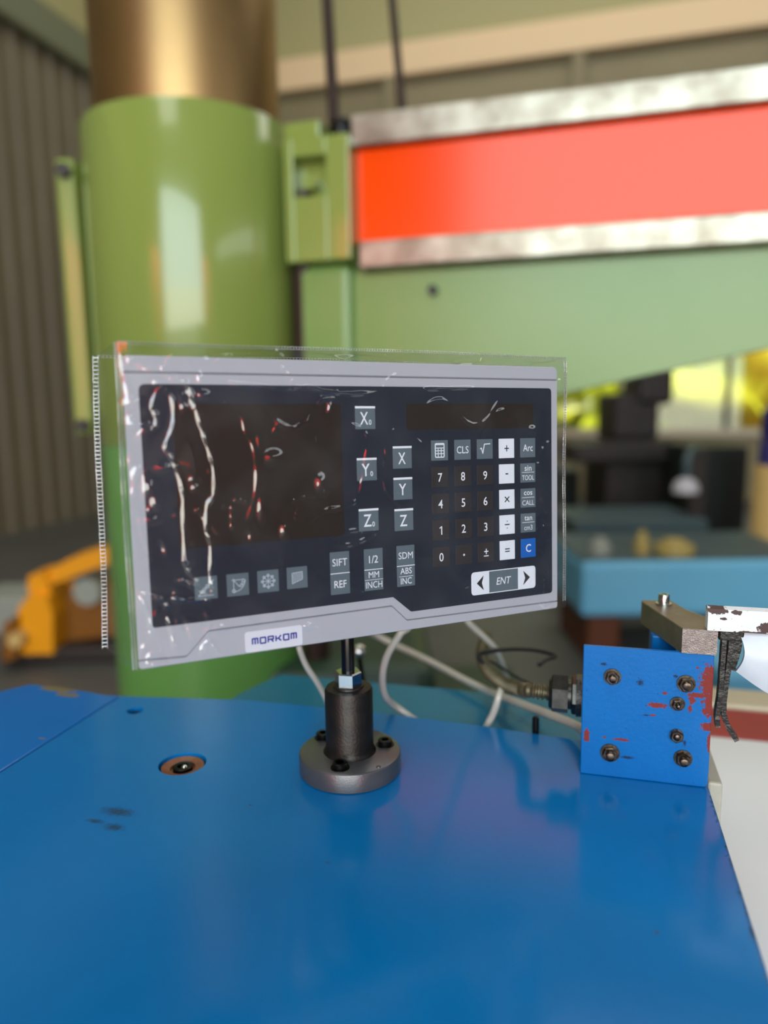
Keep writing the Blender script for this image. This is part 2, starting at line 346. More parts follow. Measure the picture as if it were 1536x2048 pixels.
def struct(name, mb, m_, label=None, smooth=None, rot=True, parent=None):
    o = mb.build(name, m_, parent, smooth)
    if parent is None:
        o['kind'] = 'structure'
        if rot: o.location = O; o.rotation_euler = (0, 0, ANG)
    if label: o['label'] = label; o['category'] = name.split('_')[0]
    return o
def bez(pts, n=14):                                                   # Catmull-Rom through points
    P = [Vector(p) for p in pts]; P = [P[0]*2-P[1]]+P+[P[-1]*2-P[-2]]; out = []
    for i in range(1, len(P)-2):
        for k in range(n):
            t = k/n; a, b, c, d = P[i-1], P[i], P[i+1], P[i+2]
            out.append(.5*((2*b)+(c-a)*t+(2*a-5*b+4*c-d)*t*t+(3*b-a-3*c+d)*t**3))
    out.append(P[-2]); return out
def resample(pts, step):
    out = [pts[0].copy()]; acc = 0
    for a, b in zip(pts[:-1], pts[1:]):
        L = (b-a).length; 
        while acc+L >= step:
            t = (step-acc)/L; a = a.lerp(b, t); out.append(a.copy()); L = (b-a).length; acc = 0
            if L < 1e-9: break
        acc += L
    return out

# ------------------------------------------------------------------ the hall
BY = 10.3                                                            # back wall
struct('floor', MB().box(-6.5, 9.2, -8.2, 18, -.1, 0), 'floor', 'grey concrete floor of the workshop hall')
struct('ceiling', MB().box(-6.5, 9.2, -8.2, BY+.2, 9.0, 9.15), 'ceiling', 'plain sheet ceiling high above the hall')
wb = MB(); wx0, wx1, wz0, wz1 = -1.9, 4.2, .98, 2.6
wb.box(-6.5, wx0, BY, BY+.18, 0, 6.35).box(wx1, 9.2, BY, BY+.18, 0, 6.35).box(wx0, wx1, BY, BY+.18, 0, wz0).box(wx0, wx1, BY, BY+.18, wz1, 6.35)
wall = struct('wall_back', wb, 'hall_panel', 'olive grey sheet back wall with a window band')
top = MB().box(-6.5, 9.2, BY, BY+.18, 6.35, 9.0); struct('upper_sheet', top, 'hall_top', parent=wall)
girt = MB().cbox(-6.5, 9.2, BY-.16, BY-.002, 5.95, 6.38, .02); struct('girt', girt, 'girt', parent=wall)
for gx in (-2.9, -.3, 2.2, 4.8):
    struct('upright', MB().cbox(gx-.09, gx+.09, BY-.13, BY-.001, 0 if not wx0 < gx < wx1 else wz1+.02, 5.95, .01), 'hall_panel', parent=wall)
struct('girt', MB().cbox(-6.5, 9.2, BY-.1, BY-.002, 3.3, 3.42, .02), 'hall_panel', parent=wall)
lw = MB(); n = 62                                                    # ribbed sheet
pr = [(-6.6, -8.2)]; y = -8.2
for i in range(n):
    pr += [(-6.30, y), (-6.30, y+.20), (-6.26, y+.225), (-6.26, y+.275)]; y += .30
pr += [(-6.6, y)]
lw.prism(pr, 0, 5.55)
lwo = struct('wall_left', lw, 'rib_wall', 'grey brown ribbed sheet wall')
struct('upper_sheet', MB().box(-6.6, -6.3, -8.2, BY+.2, 5.9, 9.0), 'hall_top', parent=lwo)
struct('eaves_trim', MB().cbox(-6.6, -6.12, -8.2, BY, 5.5, 5.95, .05), 'eaves', parent=lwo)
struct('wall_right', MB().box(9.0, 9.2, -8.2, BY+.2, 0, 9.0), 'dark_wall', 'sheet wall on the far right of the hall')
wf = MB().box(-6.5, -2.2, -8.2, -8.0, 0, 9).box(5.4, 9.2, -8.2, -8.0, 0, 9).box(-2.2, 5.4, -8.2, -8.0, 7.05, 9)
struct('wall_front', wf, 'dark_wall', 'sheet wall around the open gate')
win = struct('window_1', MB().box(wx0-.06, wx1+.06, BY-.06, BY, wz0-.10, wz0).box(wx0-.06, wx1+.06, BY-.06, BY, wz1, wz1+.06), 'cream', 'long low workshop window looking onto greenery')
for k in range(6):
    gx = wx0+(wx1-wx0)*k/5; struct('mullion', MB().box(gx-.035, gx+.035, BY-.03, BY+.05, wz0, wz1), 'dark_machine', parent=win)
for k in range(5):
    g0 = wx0+(wx1-wx0)*k/5; struct('pane', MB().box(g0+.036, g0+1.184, BY+.02, BY+.026, wz0, wz1), 'glass', parent=win)
for k, x in enumerate((-2.98, 6.18)):  # unseen panels added so the film folds reflect red
    d = MB().cbox(x-.78, x+.78, -7.96, -7.88, 0, 6.9, .01)
    for q in range(7): d.cbox(x-.72, x+.72, -7.88, -7.86, .1+q*.86, .84+q*.86, .01)
    struct('door_%d' % (k+1), d, 'red_reflect_panel', 'added red panel beside the gate opening for red reflections')
# yard behind the back wall
struct('ground', MB().box(-9, 14, BY+.2, 30, -.09, .0), 'ground', 'pale sunlit yard beyond the window')
def bush(x, y, z, sx, sz, seed, label):
    b = bmesh.new(); bmesh.ops.create_icosphere(b, subdivisions=4, radius=1)
    rr = random.Random(seed); ph = [rr.uniform(0, 6) for _ in range(9)]
    for v in b.verts:
        c = v.co; k = 1+.10*math.sin(7*c.x+ph[0])*math.sin(6*c.y+ph[1])+.09*math.sin(11*c.z+ph[2]+4*c.x)+.05*math.sin(23*c.x+ph[3])*math.sin(21*c.z+ph[4])
        v.co = Vector((c.x*sx*k, c.y*sx*.8*k, max(0, (c.z*.9+.8)*sz*k)))
    b.verts.index_update(); mb = MB().add([tuple(v.co) for v in b.verts], [[v.index for v in f.verts] for f in b.faces]); b.free()
    t = thing('garden_bush', label, 'bush', H(x, y, 0), ANG, 'bushes in the yard'); mb.build('foliage', 'foliage', t, 60)
    MB().tube([(0, 0, 0), (.03, 0, .4*sz), (0, .02, sz)], .08, 8).build('trunk', 'dark_machine', t)
bl = ['bright yellow green bush outside, behind the left pane', 'bright yellow green bush outside, between first two mullions', 'largest sunlit bush outside the workshop window', 'sunlit bush outside, right of the largest one',
      'sunlit bush outside at the far right pane', 'yellow green bush outside, last on the right']
for i, x in enumerate((-1.9, .3, 2.2, 4.6, 6.4, 9.0)): bush(x, 15.2+3.4*(i % 2), 0, 1.75, 1.9+.2*(i % 3), i+3, bl[i])

# ------------------------------------------------------------------ radial drill (green column with orange arm)
drill = thing('radial_drill', 'large green radial drilling machine with orange striped arm behind the display', 'machine', (-.489, 2.0, 0))
MB().lathe([(.266, .42), (.266, 1.33)], 96).build('lower_column', 'green_low', drill, 40)
MB().lathe([(.266, 1.285), (.270, 1.29), (.270, 2.058), (.265, 2.066), (.228, 2.07), (.228, 2.075)], 96).build('sleeve', 'green', drill, 40)
MB().lathe([(.232, 2.0), (.232, 4.2), (.20, 4.25)], 96).build('steel_column', 'column_steel', drill, 40)
def dloc(p): return p-Vector((-.489, 2.0, 0))
f = thing('x', 'x', 'x'); bpy.data.objects.remove(f)
arm = bpy.data.objects.new('arm', None); COL.objects.link(arm); arm.parent = drill; arm.location = dloc(O); arm.rotation_euler = (0, 0, ANG)
AY = 1.2342
MB().prism(rpoly([(-.80, 1.70), (-.80, 1.262), (.75, 1.585), (.75, 1.70)], [0, .03, 0, 0]), AY+.01, AY+.24, 'y').build('web', 'green_arm', arm)
MB().cbox(-.80, .75, AY+.03, AY+.22, 1.70, 2.02, .004).build('beam', 'green_arm', arm)
MB().cbox(-.640, .75, AY-.004, AY+.03, 1.768, 1.982, .003).build('orange_panel', 'orange', arm, label='glossy orange painted face of the arm')
MB().cbox(-.645, .75, AY-.03, AY+.05, 1.982, 2.052, .004).build('upper_rail', 'rail', arm, label='ground steel guide rail above the orange face')
MB().cbox(-.632, .75, AY-.03, AY+.05, 1.702, 1.768, .006).build('lower_rail', 'rail', arm, label='ground steel guide rail below the orange face')
MB().lathe([(.011, AY-.012+0), (.011, AY+.02)], 16, (-.4546, 0, 1.6485), 'y').build('plug_hole', 'hole_dark', arm)
cb = MB()                                                             # clamp block with a square pocket
x0, x1, z0, z1 = -.806, -.642, 1.722, 2.005; px0, px1, pz0, pz1 = -.782, -.700, 1.872, 1.962; ya = AY-.06
cb.cbox(x0, px0, ya, AY+.08, z0, z1, .004).cbox(px1, x1, ya, AY+.08, z0, z1, .004).cbox(px0-.003, px1+.003, ya, AY+.08, z0, pz0, .004).cbox(px0-.003, px1+.003, ya, AY+.08, pz1, z1, .004)
cb.box(px0, px1, AY-.01, AY+.05, pz0, pz1).cbox(x0, -.715, ya+.01, AY+.08, 2.004, 2.045, .006)
cb.build('clamp_block', 'green', arm)
MB().lathe([(.016, AY-.05), (.016, AY-.012), (.010, AY-.011)], 6, (-.742, 0, 1.905), 'y').build('clamp_screw', 'green', arm)
MB().cbox(-.80, -.655, AY-.025, AY+.1, 1.262, 1.722, .02).build('saddle', 'green_arm', arm)
# side lug with two bolts
p = dloc(Vector((-.489, 2.0, 0)))
lug = MB(); lug.cbox(-.312, -.262, -.11, -.045, 1.31, 1.99, .012); lug.build('side_lug', 'green', drill)
for z in (1.955, 1.335):
    MB().lathe([(.018, -.13), (.018, -.108), (.006, -.107)], 6, (-.284, 0, z), 'y').build('lug_bolt', 'dark_machine', drill)
MB().cbox(-.34, .95, -.42, .55, 0, .44, .04).build('base_plate', 'green_shaded', drill)
MB().lathe([(.036, .44), (.036, 1.9)], 24, (.30, -.10, 0)).build('feed_shaft', 'brown_rod', drill)
MB().cbox(.05, .62, -.2, .30, .44, .70, .05).build('gear_box', 'green_shaded', drill)
# two rods that rise above the arm
A = at(668, 245, 1.93); B = at(651, -60, 2.0)
MB().tube([dloc(A), dloc(B)], .0145, 16).build('lift_screw', 'brown_rod', drill, 40)
kb = at(684, 258, 1.92); MB().lathe([(.012, -.03), (.030, -.022), (.034, 0), (.028, .018), (.012, .026)], 24, tuple(dloc(kb))).build('screw_cap', 'screw', drill, 50)
A = at(806, 236, 2.0); B = at(779, -60, 2.05)
MB().tube([dloc(A), dloc(B)], .0105, 14).build('guide_rod', 'brown_rod', drill, 40)

# ------------------------------------------------------------------ things far behind
def boxthing(name, label, cat, px0, px1, py0, py1, Y, depth, mt, to_floor=True, part='body', ch=.02):
    a = at(px0, py1, Y); b = at(px1, py0, Y); z0 = 0 if to_floor else a.z
    t = thing(name, label, cat, ((a.x+b.x)/2, Y+depth/2, z0), 0); hw = abs(b.x-a.x)/2
    MB().cbox(-hw, hw, -depth/2, depth/2, 0, b.z-z0, ch).build(part, mt, t); return t, hw, b.z-z0
# yellow bending machine, left
c = at(88, 1310, 3.9)
yt = thing('pipe_bender', 'yellow bending machine on the floor by the ribbed wall', 'machine', (c.x, 3.9, 0))
def yl(px, py, Y=3.9): q = at(px, py, Y); return (q.x-c.x, q.z)
def ypoly(pts, y0, y1, nm, mt): MB().prism([yl(*p) for p in pts], y0, y1, 'y').build(nm, mt, yt)
ypoly([(62, 1290), (62, 1205), (80, 1180), (118, 1180), (130, 1215), (130, 1290)], -.15, .2, 'front_housing', 'yellow')
ypoly([(72, 1165), (75, 1143), (100, 1138), (112, 1160), (120, 1182), (78, 1182)], -.1, .12, 'head', 'yellow')
ypoly([(105, 1165), (108, 1135), (150, 1112), (215, 1092), (250, 1095), (250, 1118), (190, 1135), (140, 1155)], -.06, .14, 'boom', 'yellow')
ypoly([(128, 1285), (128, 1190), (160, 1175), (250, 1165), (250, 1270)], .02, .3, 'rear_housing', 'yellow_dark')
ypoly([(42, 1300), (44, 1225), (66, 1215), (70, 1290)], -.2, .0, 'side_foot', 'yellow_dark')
q = yl(180, 1180); MB().lathe([(.075, -.05), (.075, .03), (.02, .04)], 32, (q[0], 0, q[1]), 'y').build('roller', 'disc_grey', yt, 40)
q = yl(70, 1255); MB().lathe([(.04, -.23), (.04, -.14), (.02, -.13)], 24, (q[0], 0, q[1]), 'y').build('roller', 'tan', yt, 40)
MB().cbox(-.20, .5, -.1, .35, 0, yl(60, 1285)[1], .02).build('plinth', 'dark_machine', yt)
boxthing('pale_crate', 'pale grey green crate low against the ribbed wall', 'crate', -60, 46, 1196, 1262, 4.3, .4, 'disc_grey')
# right: blue bench and what stands on it
bt, hw, hz = boxthing('machine_bench', 'light blue steel machine bench beyond the grey steel bar', 'bench', 1162, 1640, 1120, 1236, 3.6, .8, 'sky_blue', False, 'bed', .03)
MB().cbox(-hw+.01, hw-.01, -.36, .39, hz+.0002, hz+.012, .003).build('worktop', 'teal_grey', bt)
for sx in (-1, 1): MB().cbox(sx*(hw-.15)-.09, sx*(hw-.15)+.09, -.3, .3, -bt.location.z, .0, .02).build('pedestal_leg', 'orange_brown', bt)
for i, (px, py, r, hh, mt, lb) in enumerate(((1200, 1110, .055, .09, 'disc_grey', 'pale grey fitting at the left end of the blue bench'), (1283, 1110, .04, .12, 'ochre', 'tall ochre fitting standing on the blue bench'),
        (1348, 1112, .10, .075, 'ochre', 'wide flat ochre fitting standing on the blue bench'))):
    q = at(px, py, 3.75); t = thing('bench_fitting', lb, 'fitting', (q.x, 3.75, bt.location.z+hz+.012), 0, 'fittings on the blue bench')
    MB().lathe([(r, 0), (r, hh*.6), (r*.7, hh*.7)], 24).build('flange', mt, t, 40); MB().lathe([(r*.6, hh*.6), (r*.55, hh), (r*.2, hh*1.05)], 24).build('cap', mt, t, 40)
boxthing('slab_table', 'teal grey slab table behind the blue bench', 'table', 1148, 1420, 1040, 1120, 4.7, .7, 'teal_grey')
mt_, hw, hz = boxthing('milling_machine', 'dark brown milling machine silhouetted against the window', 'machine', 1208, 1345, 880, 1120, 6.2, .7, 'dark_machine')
MB().cbox(-.19, .20, -.25, .3, hz, hz+.40, .04).build('column', 'dark_machine', mt_)
MB().cbox(.0, .30, -.3, .2, hz+.30, hz+.60, .05).build('head', 'dark_machine', mt_)
MB().lathe([(.07, 0), (.07, .22), (.03, .26)], 20, (.13, -.05, hz+.58)).build('motor', 'dark_machine', mt_, 40)
MB().cbox(-.60, .32, -.5, .1, hz-.18, hz-.02, .03).build('work_table', 'dark_machine', mt_)
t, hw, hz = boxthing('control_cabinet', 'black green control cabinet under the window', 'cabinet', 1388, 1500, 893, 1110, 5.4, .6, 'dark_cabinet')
MB().cbox(-hw+.03, hw-.03, -.32, -.30, .08, hz-.06, .005).build('door', 'dark_cabinet', t)
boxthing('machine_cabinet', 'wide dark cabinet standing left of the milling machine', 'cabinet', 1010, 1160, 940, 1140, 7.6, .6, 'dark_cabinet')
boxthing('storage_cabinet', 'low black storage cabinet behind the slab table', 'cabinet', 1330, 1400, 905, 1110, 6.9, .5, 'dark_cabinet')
q = at(1545, 1115, 4.6); t = thing('steel_drum', 'tan drum standing at the end of the blue bench', 'drum', (q.x, 4.6, 0)); zt = at(1545, 930, 4.6).z
MB().lathe([(.14, 0), (.145, .02), (.14, .04), (.14, zt*.5), (.145, zt*.5+.01), (.14, zt*.5+.02), (.14, zt-.02), (.13, zt)], 40).build('shell', 'tan', t, 40)
t2 = thing('indigo_motor', 'indigo motor housing on top of the tan drum', 'motor', (q.x, 4.6, zt)); z2 = at(1545, 808, 4.6).z-zt
MB().lathe([(.12, 0), (.12, z2*.3), (.10, z2*.45), (.115, z2*.5), (.115, z2*.9), (.06, z2)], 32).build('housing', 'indigo', t2, 40); MB().lathe([(.03, z2), (.03, z2+.06)], 16).build('shaft', 'screw', t2)
q = at(1371, 985, 4.9); t = thing('work_lamp', 'pale round work lamp hanging on a grey arm', 'lamp', (q.x, 4.9, q.z))
MB().lathe([(.085, .0), (.083, .05), (.05, .09), (.03, .10)], 32).build('shade', 'lamp_white', t, 40)
MB().tube([(0, 0, .09), (0, 0, .20), (.06, .1, .27), (.2, .3, .28)], .028, 12).build('lamp_arm', 'teal_grey', t)
MB().cbox(.14, .26, .25, .37, -q.z, .28, .01).build('post', 'dark_machine', t)
boxthing('blue_motor_guard', 'violet blue machine guard beyond the white casting', 'guard', 1440, 1600, 1340, 1405, 1.5, .3, 'sky_blue')

# ------------------------------------------------------------------ blue machine the display stands on
mach = thing('blue_machine', 'glossy blue enamelled machine top under the display stand', 'machine', O, ANG)
T = 1.1
def circ(cx, cy, rx, ry=None, n=40, rot=0):
    ry = ry or rx
    return [(cx+rx*math.cos(2*PI*k/n)*math.cos(rot)-ry*math.sin(2*PI*k/n)*math.sin(rot), cy+rx*math.cos(2*PI*k/n)*math.sin(rot)+ry*math.sin(2*PI*k/n)*math.cos(rot)) for k in range(n)]
def toloc(P): d = Vector(P)-O; return Vector((d.dot(EX), d.dot(EY), d.z))
hc = toloc((-.16256, .53946, 0)); h2 = toloc((-.2349, .6423, 0))
outer = [(-.5262, -.36), (0, -.36), (0, .050), (-.03, .054), (-.091, .0568), (-.18, .065), (-.268, .0695), (-.3975, .068), (-.46, .058), (-.5262, .047)]
tp = plate_holes(outer, [circ(hc.x, hc.y, .0185), circ(h2.x, h2.y, .0075)], T-.009, T, .0007)
tp.build('top_cover', 'blue', mach)
sp_ = [(-.78, -.36), (-.5276, -.36), (-.5276, .0465), (-.54, .0445), (-.60, .052), (-.635, .050), (-.652, .026), (-.78, -.09)]
MB().prism(sp_, T-.009, T+.0006, c=.0008).build('side_cover', 'blue_side', mach, label='separate blue side cover with a flaked back edge')
MB().prism([(-.77, -.355), (-.003, -.355), (-.003, .045), (-.53, .040), (-.63, .04), (-.65, .01), (-.77, -.1)], 0, T-.0091).build('body', 'body_blue', mach)
MB().lathe([(.0098, T-.006), (.0098, T-.0035), (.0165, T-.0022), (.0168, T-.0055)], 40, (hc.x, hc.y, 0)).build('washer', 'rust', mach, 40, label='rust brown washer sunk in the round recess')
wl = MB().lathe([(.0078, T-.0072), (.0078, T-.0022), (.0072, T-.0018), (.0045, T-.0018), (.0042, T-.0050), (.0001, T-.0050)], 36, (hc.x, hc.y, 0)).build('socket_screw', 'screw', mach, 40)
MB().lathe([(.0001, T-.0046), (.0020, T-.0046), (.0026, T-.0030), (.0014, T-.0018), (.0001, T-.0016)], 20, (hc.x+.001, hc.y+.001, 0)).build('socket_pin', 'zinc', wl, 50)
MB().lathe([(.0060, T-.008), (.0060, T-.003), (.003, T-.003), (.003, T-.005), (.0001, T-.005)], 24, (h2.x, h2.y, 0)).build('grub_screw', 'screw', mach, 40)
MB().prism(rpoly([(-.78, -.07), (-.395, .073), (-.08, .061), (.0, .056), (.0, .190), (-.4166, .185), (-.4376, .113), (-.438, .078)][2:] if False else [(-.438, .0715), (-.27, .0725), (-.09, .0605), (-.004, .0555), (-.004, .190), (-.4166, .185), (-.438, .12)], [0,0,0,0,.004,.01,.01]), T-.026, T-.020).build('rear_shelf', 'teal', mach, label='teal blue rear shelf, slightly lower than the top')
MB().prism([(-.43, .075), (-.01, .063), (-.01, .185), (-.41, .18)], 0, T-.0262).build('rear_body', 'body_blue', mach)
MB().lathe([(.003, T-.020), (.003, T+.012), (.001, T+.0135)], 16, (-.128, .0655, 0)).build('rear_pin', 'screw', mach, 40)

# white bed right of the blue machine
bed = thing('white_machine_bed', 'white painted lower machine bed right of the blue top', 'machine', O, ANG)
MB().cbox(.001, .62, -.36, .315, 0, 1.0, .003).build('bed', 'white_bed', bed)
MB().cbox(.001, .62, .317, .40, 0, 1.0, .003).build('red_edge', 'red_strip', bed, label='brick red primer strip along the far edge')
MB().cbox(.001, .62, .402, .46, 0, 1.004, .003).build('rear_ledge', 'cream', bed)
MB().cbox(.0008, .0112, .0105, .075, 1.001, T-.0005, .002).build('spacer_bar', 'beige_bar', bed, label='beige primed square bar beside the blue plate')

# ------------------------------------------------------------------ blue bracket plate with six studs
br = thing('bracket_plate', 'blue bracket plate with chipped red primer edges and six nuts', 'bracket', H(0, 0, T), ANG)
pl = rpoly([(-.0905, 0.0003), (-.0012, 0.0003), (-.0008, .012), (-.0012, .1010), (-.0905, .1010)], [.001, .004, .02, .0018, .0008])
b = MB().prism(pl, .0035, .0, 'y', c=.0005); b.build('plate', 'blue_plate', br)
MB().prism([(.0035, .0003), (.050, .0003), (.050, .02), (.0035, .075)], -.0900, -.0870, 'x').build('side_web', 'blue_plate', br)
MB().cbox(-.087, -.002, .0036, .05, .0003, .0035, .0005).build('foot', 'blue_plate', br)
MB().cbox(-.0400, -.0220, .035, .060, .0036, .1010, .001).build('rear_post', 'blue_plate', br)
def stud(x, z, rw, rn, rs, prot, spin, seed):
    MB().lathe([(rw, -.0002), (rw, -.0011), (rw*.55, -.0012)], 28, (x, 0, z), 'y').build('washer', 'dirty_nut', br, 40)
    nb = MB().prism([(x+p_[0], z+p_[1]) for p_ in hexa(rn, (0, 0), spin)], -.0011, -.0042, 'y', c=.0006)
    nt_ = nb.build('nut', 'dirty_nut', br)
    th = [(rs if i % 2 else rs*.86, -.0042-i*.00032) for i in range(int(prot/.00032))]
    MB().lathe(th+[(rs*.6, th[-1][1]-.0004)], 20, (x, 0, z), 'y').build('stud', 'dirty_nut', br, 50)
for args in ((-.0695, .079, .0062, .0052, .0026, .0032, .3, 1), (-.0190, .0783, .0064, .0055, .0029, .0035, .1, 2), (-.0241, .0626, .0052, .0041, .0018, .0030, .2, 3),
             (-.0237, .0385, .0048, .0048, .0026, .0012, .45, 4), (-.0694, .0195, .0070, .0058, .0031, .0045, .15, 5), (-.0186, .0213, .0064, .0054, .0029, .0045, .5, 6)): stud(*args)
# steel bar on top
sb = thing('steel_bar', 'oiled grey steel bar with a sawn end lying on the blue bracket', 'bar', H(0, 0, T+.1012), ANG)
bp_ = [(-.0232, -.0012), (.0, -.0012), (.0003, .018), (-.0022, .031), (-.0080, .040), (-.0150, .051), (-.0215, .0705), (-.0225, .0745), (-.0455, .071), (-.0462, .066)]
bb = MB().prism(bp_, 0, .0182, c=.0005)
bb.mi = [1 if abs(sum(bb.v[i][1] for i in f)/len(f)+.0012) < .0005 else 0 for f in bb.f]
bb.build('bar', ['bar', 'bar_end'], sb)
MB().lathe([(.0062, .0183), (.0062, .0196), (.0050, .0198)], 28, (-.0300, .0605, 0)).build('washer', 'zinc', sb, 40)
MB().lathe([(.0042, .0197), (.0042, .0262), (.0037, .0268), (.0022, .0268), (.0022, .0245), (.0001, .0245)], 28, (-.0300, .0605, 0)).build('cap_screw', 'zinc', sb, 40)
# white casting, guard, rubber wipers
wc = thing('white_casting', 'chipped white painted casting resting on the end of the steel bar', 'casting', H(-.0075, -.004, T+.1199), ANG)
MB().prism([(0, 0), (.011, 0), (.011, .0150), (.008, .0162), (.0015, .0152), (0, .012)], 0, .16, 'x', c=.0004).build('casting', 'white_paint', wc)
gd = thing('white_guard', 'grey white curved guard below the chipped white casting', 'guard', H(.0135, .0015, T+.1197), ANG)
g = MB(); prof = []
for k in range(13):
    q = k/12*PI/2; prof.append((.030*math.sin(q)*-1+.030, -.034*(1-math.cos(q))*0-.0))
vs = []; fs = []; nx, nz_ = 24, 16
for i in range(nx+1):
    x = .15*i/nx; zb = -.030-.022*min(1, (x/.045))-.004*math.sin(min(1, x/.05)*PI)
    for j in range(nz_+1):
        u = j/nz_; vs.append((x+.004*math.sin(u*PI)*(1 if i == 0 else 0), -.006*math.sin(u*PI*.9)+.002, -.0002+zb*u))
o2 = len(vs); vs += [(x, y+.003, z) for x, y, z in vs]
for i in range(nx):
    for j in range(nz_):
        a = i*(nz_+1)+j; b_ = a+nz_+1; fs += [(a, a+1, b_+1, b_), (o2+a, o2+b_, o2+b_+1, o2+a+1)]
for i in range(nx): a = i*(nz_+1)+nz_; fs.append((a, o2+a, o2+a+nz_+1, a+nz_+1))
for j in range(nz_): fs.append((j, o2+j, o2+j+1, j+1))
g.add(vs, fs).build('shell', 'white_guard', gd, 40)
rw = thing('rubber_wiper', 'greasy torn black rubber wiper hanging beside the blue plate', 'wiper', H(.004, .002, T+.06), ANG)
def ribbon(pts, wd, th, nm, seed):
    rr = random.Random(seed); P = bez([(p[0], 0, p[1]) for p in pts], 7); m_ = MB(); vs = []; fs = []; n = len(P)
    for i, p in enumerate(P):
        t = (P[min(i+1, n-1)]-P[max(i-1, 0)]).normalized(); nr = Vector((-t.z, 0, t.x)); k = th/2*(1+rr.uniform(-.1, .1)); y0 = rr.uniform(-.0003, .0003)
        vs += [p+nr*k+Vector((0, y0, 0)), p-nr*k+Vector((0, y0, 0)), p-nr*k+Vector((0, wd, 0)), p+nr*k+Vector((0, wd, 0))]
    for i in range(n-1):
        for k in range(4): j = (k+1) % 4; fs.append((i*4+k, i*4+j, i*4+4+j, i*4+4+k))
    fs += [(0,1,2,3)[::-1], (n*4-4, n*4-3, n*4-2, n*4-1)]
    m_.add(vs, fs).build(nm, 'rubber', rw, 30)
ribbon([(.006, .058), (.005, .035), (.0035, .012), (.0035, -.002), (.007, -.013), (.0130, -.0225)], .010, .0034, 'long_strip', 1)
ribbon([(.001, .052), (.0008, .03), (.0004, .01), (-.0006, -.006), (.0002, -.0135)], .008, .0030, 'short_strip', 2)
ribbon([(.010, .058), (.0095, .045), (.0075, .035), (.0065, .030)], .006, .005, 'clamp_strip', 3)
MB().cbox(-.003, .0135, -.001, .012, .0515, .0590, .0012).build('clamp', 'rubber', rw)

# cable gland and conduit
def W(px, py, Y): return at(px, py, Y)
cg = thing('cable_gland', 'dark steel cable gland screwed to the side of the blue bracket', 'gland', H(-.0915, .032, T+.049), ANG)
MB().lathe([(.0165, .0008), (.0165, -.0035)], 30, axis='x').build('seal', 'rubber', cg, 40)
def hexrod(x0, x1, r, nm, rot=.2):
    MB().prism([(math.cos(rot+PI/3*k)*r, math.sin(rot+PI/3*k)*r) for k in range(6)], x0, x1, 'x', c=.001).build(nm, 'gland', cg)
hexrod(-.0036, -.0072, .0150, 'lock_nut', .1); MB().lathe([(.0115, -.0072), (.0115, -.0098)], 30, axis='x').build('neck', 'gland', cg, 40); hexrod(-.0098, -.0225, .0152, 'body_nut', .45)
MB().lathe([(.0125, -.0224), (.0115, -.0245), (.007, -.0248)], 30, axis='x').build('collar', 'gland', cg, 40)
g0 = H(-.0915-.0215, .032, T+.049)
path = resample(bez([g0, g0-EX*.02+Vector((0, .002, 0)), W(1046, 1381, .59), W(1005, 1366, .62), W(975, 1340, .66), W(964, 1310, .70), W(972, 1270, .78)], 20), .0009)
cd_ = MB().tube(path, lambda i: .0063 if (i % 4) < 2 else .0049, 16).build('flexible_conduit', 'conduit', None, 50)
tag(cd_, 'ribbed brown flexible conduit running into the gland', 'conduit')
def cable(name, label, pts, r, mt, ribs=True, group=None):
    pp = resample(bez(pts, 24), .0011 if ribs else .003)
    o = MB().tube(pp, (lambda i: r*(1.0 if i % 2 else .90)) if ribs else r, 12).build(name, mt, None, 60); return tag(o, label, 'cable', group)
hid = T-.0150
YAW, TILT, RL = math.radians(25.442), math.radians(3.001), math.radians(-.782)
u = Vector((math.cos(YAW), math.sin(YAW), 0)); nn = Vector((math.sin(YAW), -math.cos(YAW), 0))
v = Vector((0, 0, 1))*math.cos(TILT)-nn*math.sin(TILT); n3 = u.cross(v)
U_ = u*math.cos(RL)+v*math.sin(RL); V_ = v*math.cos(RL)-u*math.sin(RL)
PCN = Vector((-.00714, .46731, 1.31767))
def back(x, y, z=-.0402): return PCN+U_*x*.001+V_*y*.001+n3*z      # a point on the rear of the display unit
def G(px, py, z):
    d = CW + CR*((px-768)/F) + CU*((1024-py)/F); return CAM + d*((z-CZ)/d.z)
cable('armoured_cable', 'thin grey armoured cable hanging left behind the black stand', [back(-46, -48), back(-46, -52, -.075), W(594, 1270, .595), W(600, 1300, .60), W(613, 1332, .605), W(634, 1364, .61), W(652, 1398, .615), W(668, 1440, .62)], .0027, 'cable_white')
e1 = toloc(G(790, 1430, T)); e2 = toloc(G(980, 1446, T))
cable('armoured_cable', 'looping grey white armoured cable that dips behind the blue top edge', [back(12, -46), back(12, -50, -.07), W(812, 1240, .598), W(800, 1268, .60), W(775, 1310, .605), W(765, 1352, .61), W(771, 1392, .62),
      H(e1.x, .0790, T+.002), H(e1.x+.03, .078, hid), H((e1.x+e2.x)/2, .080, hid), H(e2.x-.012, .077, hid), H(e2.x, .0765, T+.002), W(997, 1395, .605), W(1003, 1374, .62), W(1002, 1356, .65)], .0033, 'cable_white')
cable('armoured_cable', 'long pale armoured cable running right towards the blue bracket', [back(-14, -40), back(-14, -48, -.12), W(715, 1245, .80), W(770, 1280, .84), W(850, 1318, .79), W(930, 1360, .73), W(1000, 1392, .68), W(1080, 1422, .62), W(1150, 1450, .575), H(-.086, .030, T+.018)], .0039, 'cable_white')
cable('armoured_cable', 'short pale armoured cable dropping from the unit to the black loop', [back(52, -44), back(52, -48, -.07), W(915, 1220, .655), W(940, 1248, .67), W(966, 1272, .68), W(988, 1294, .69), W(1000, 1316, .70), W(1006, 1332, .71), W(1015, 1360, .74)], .0031, 'cable_white')
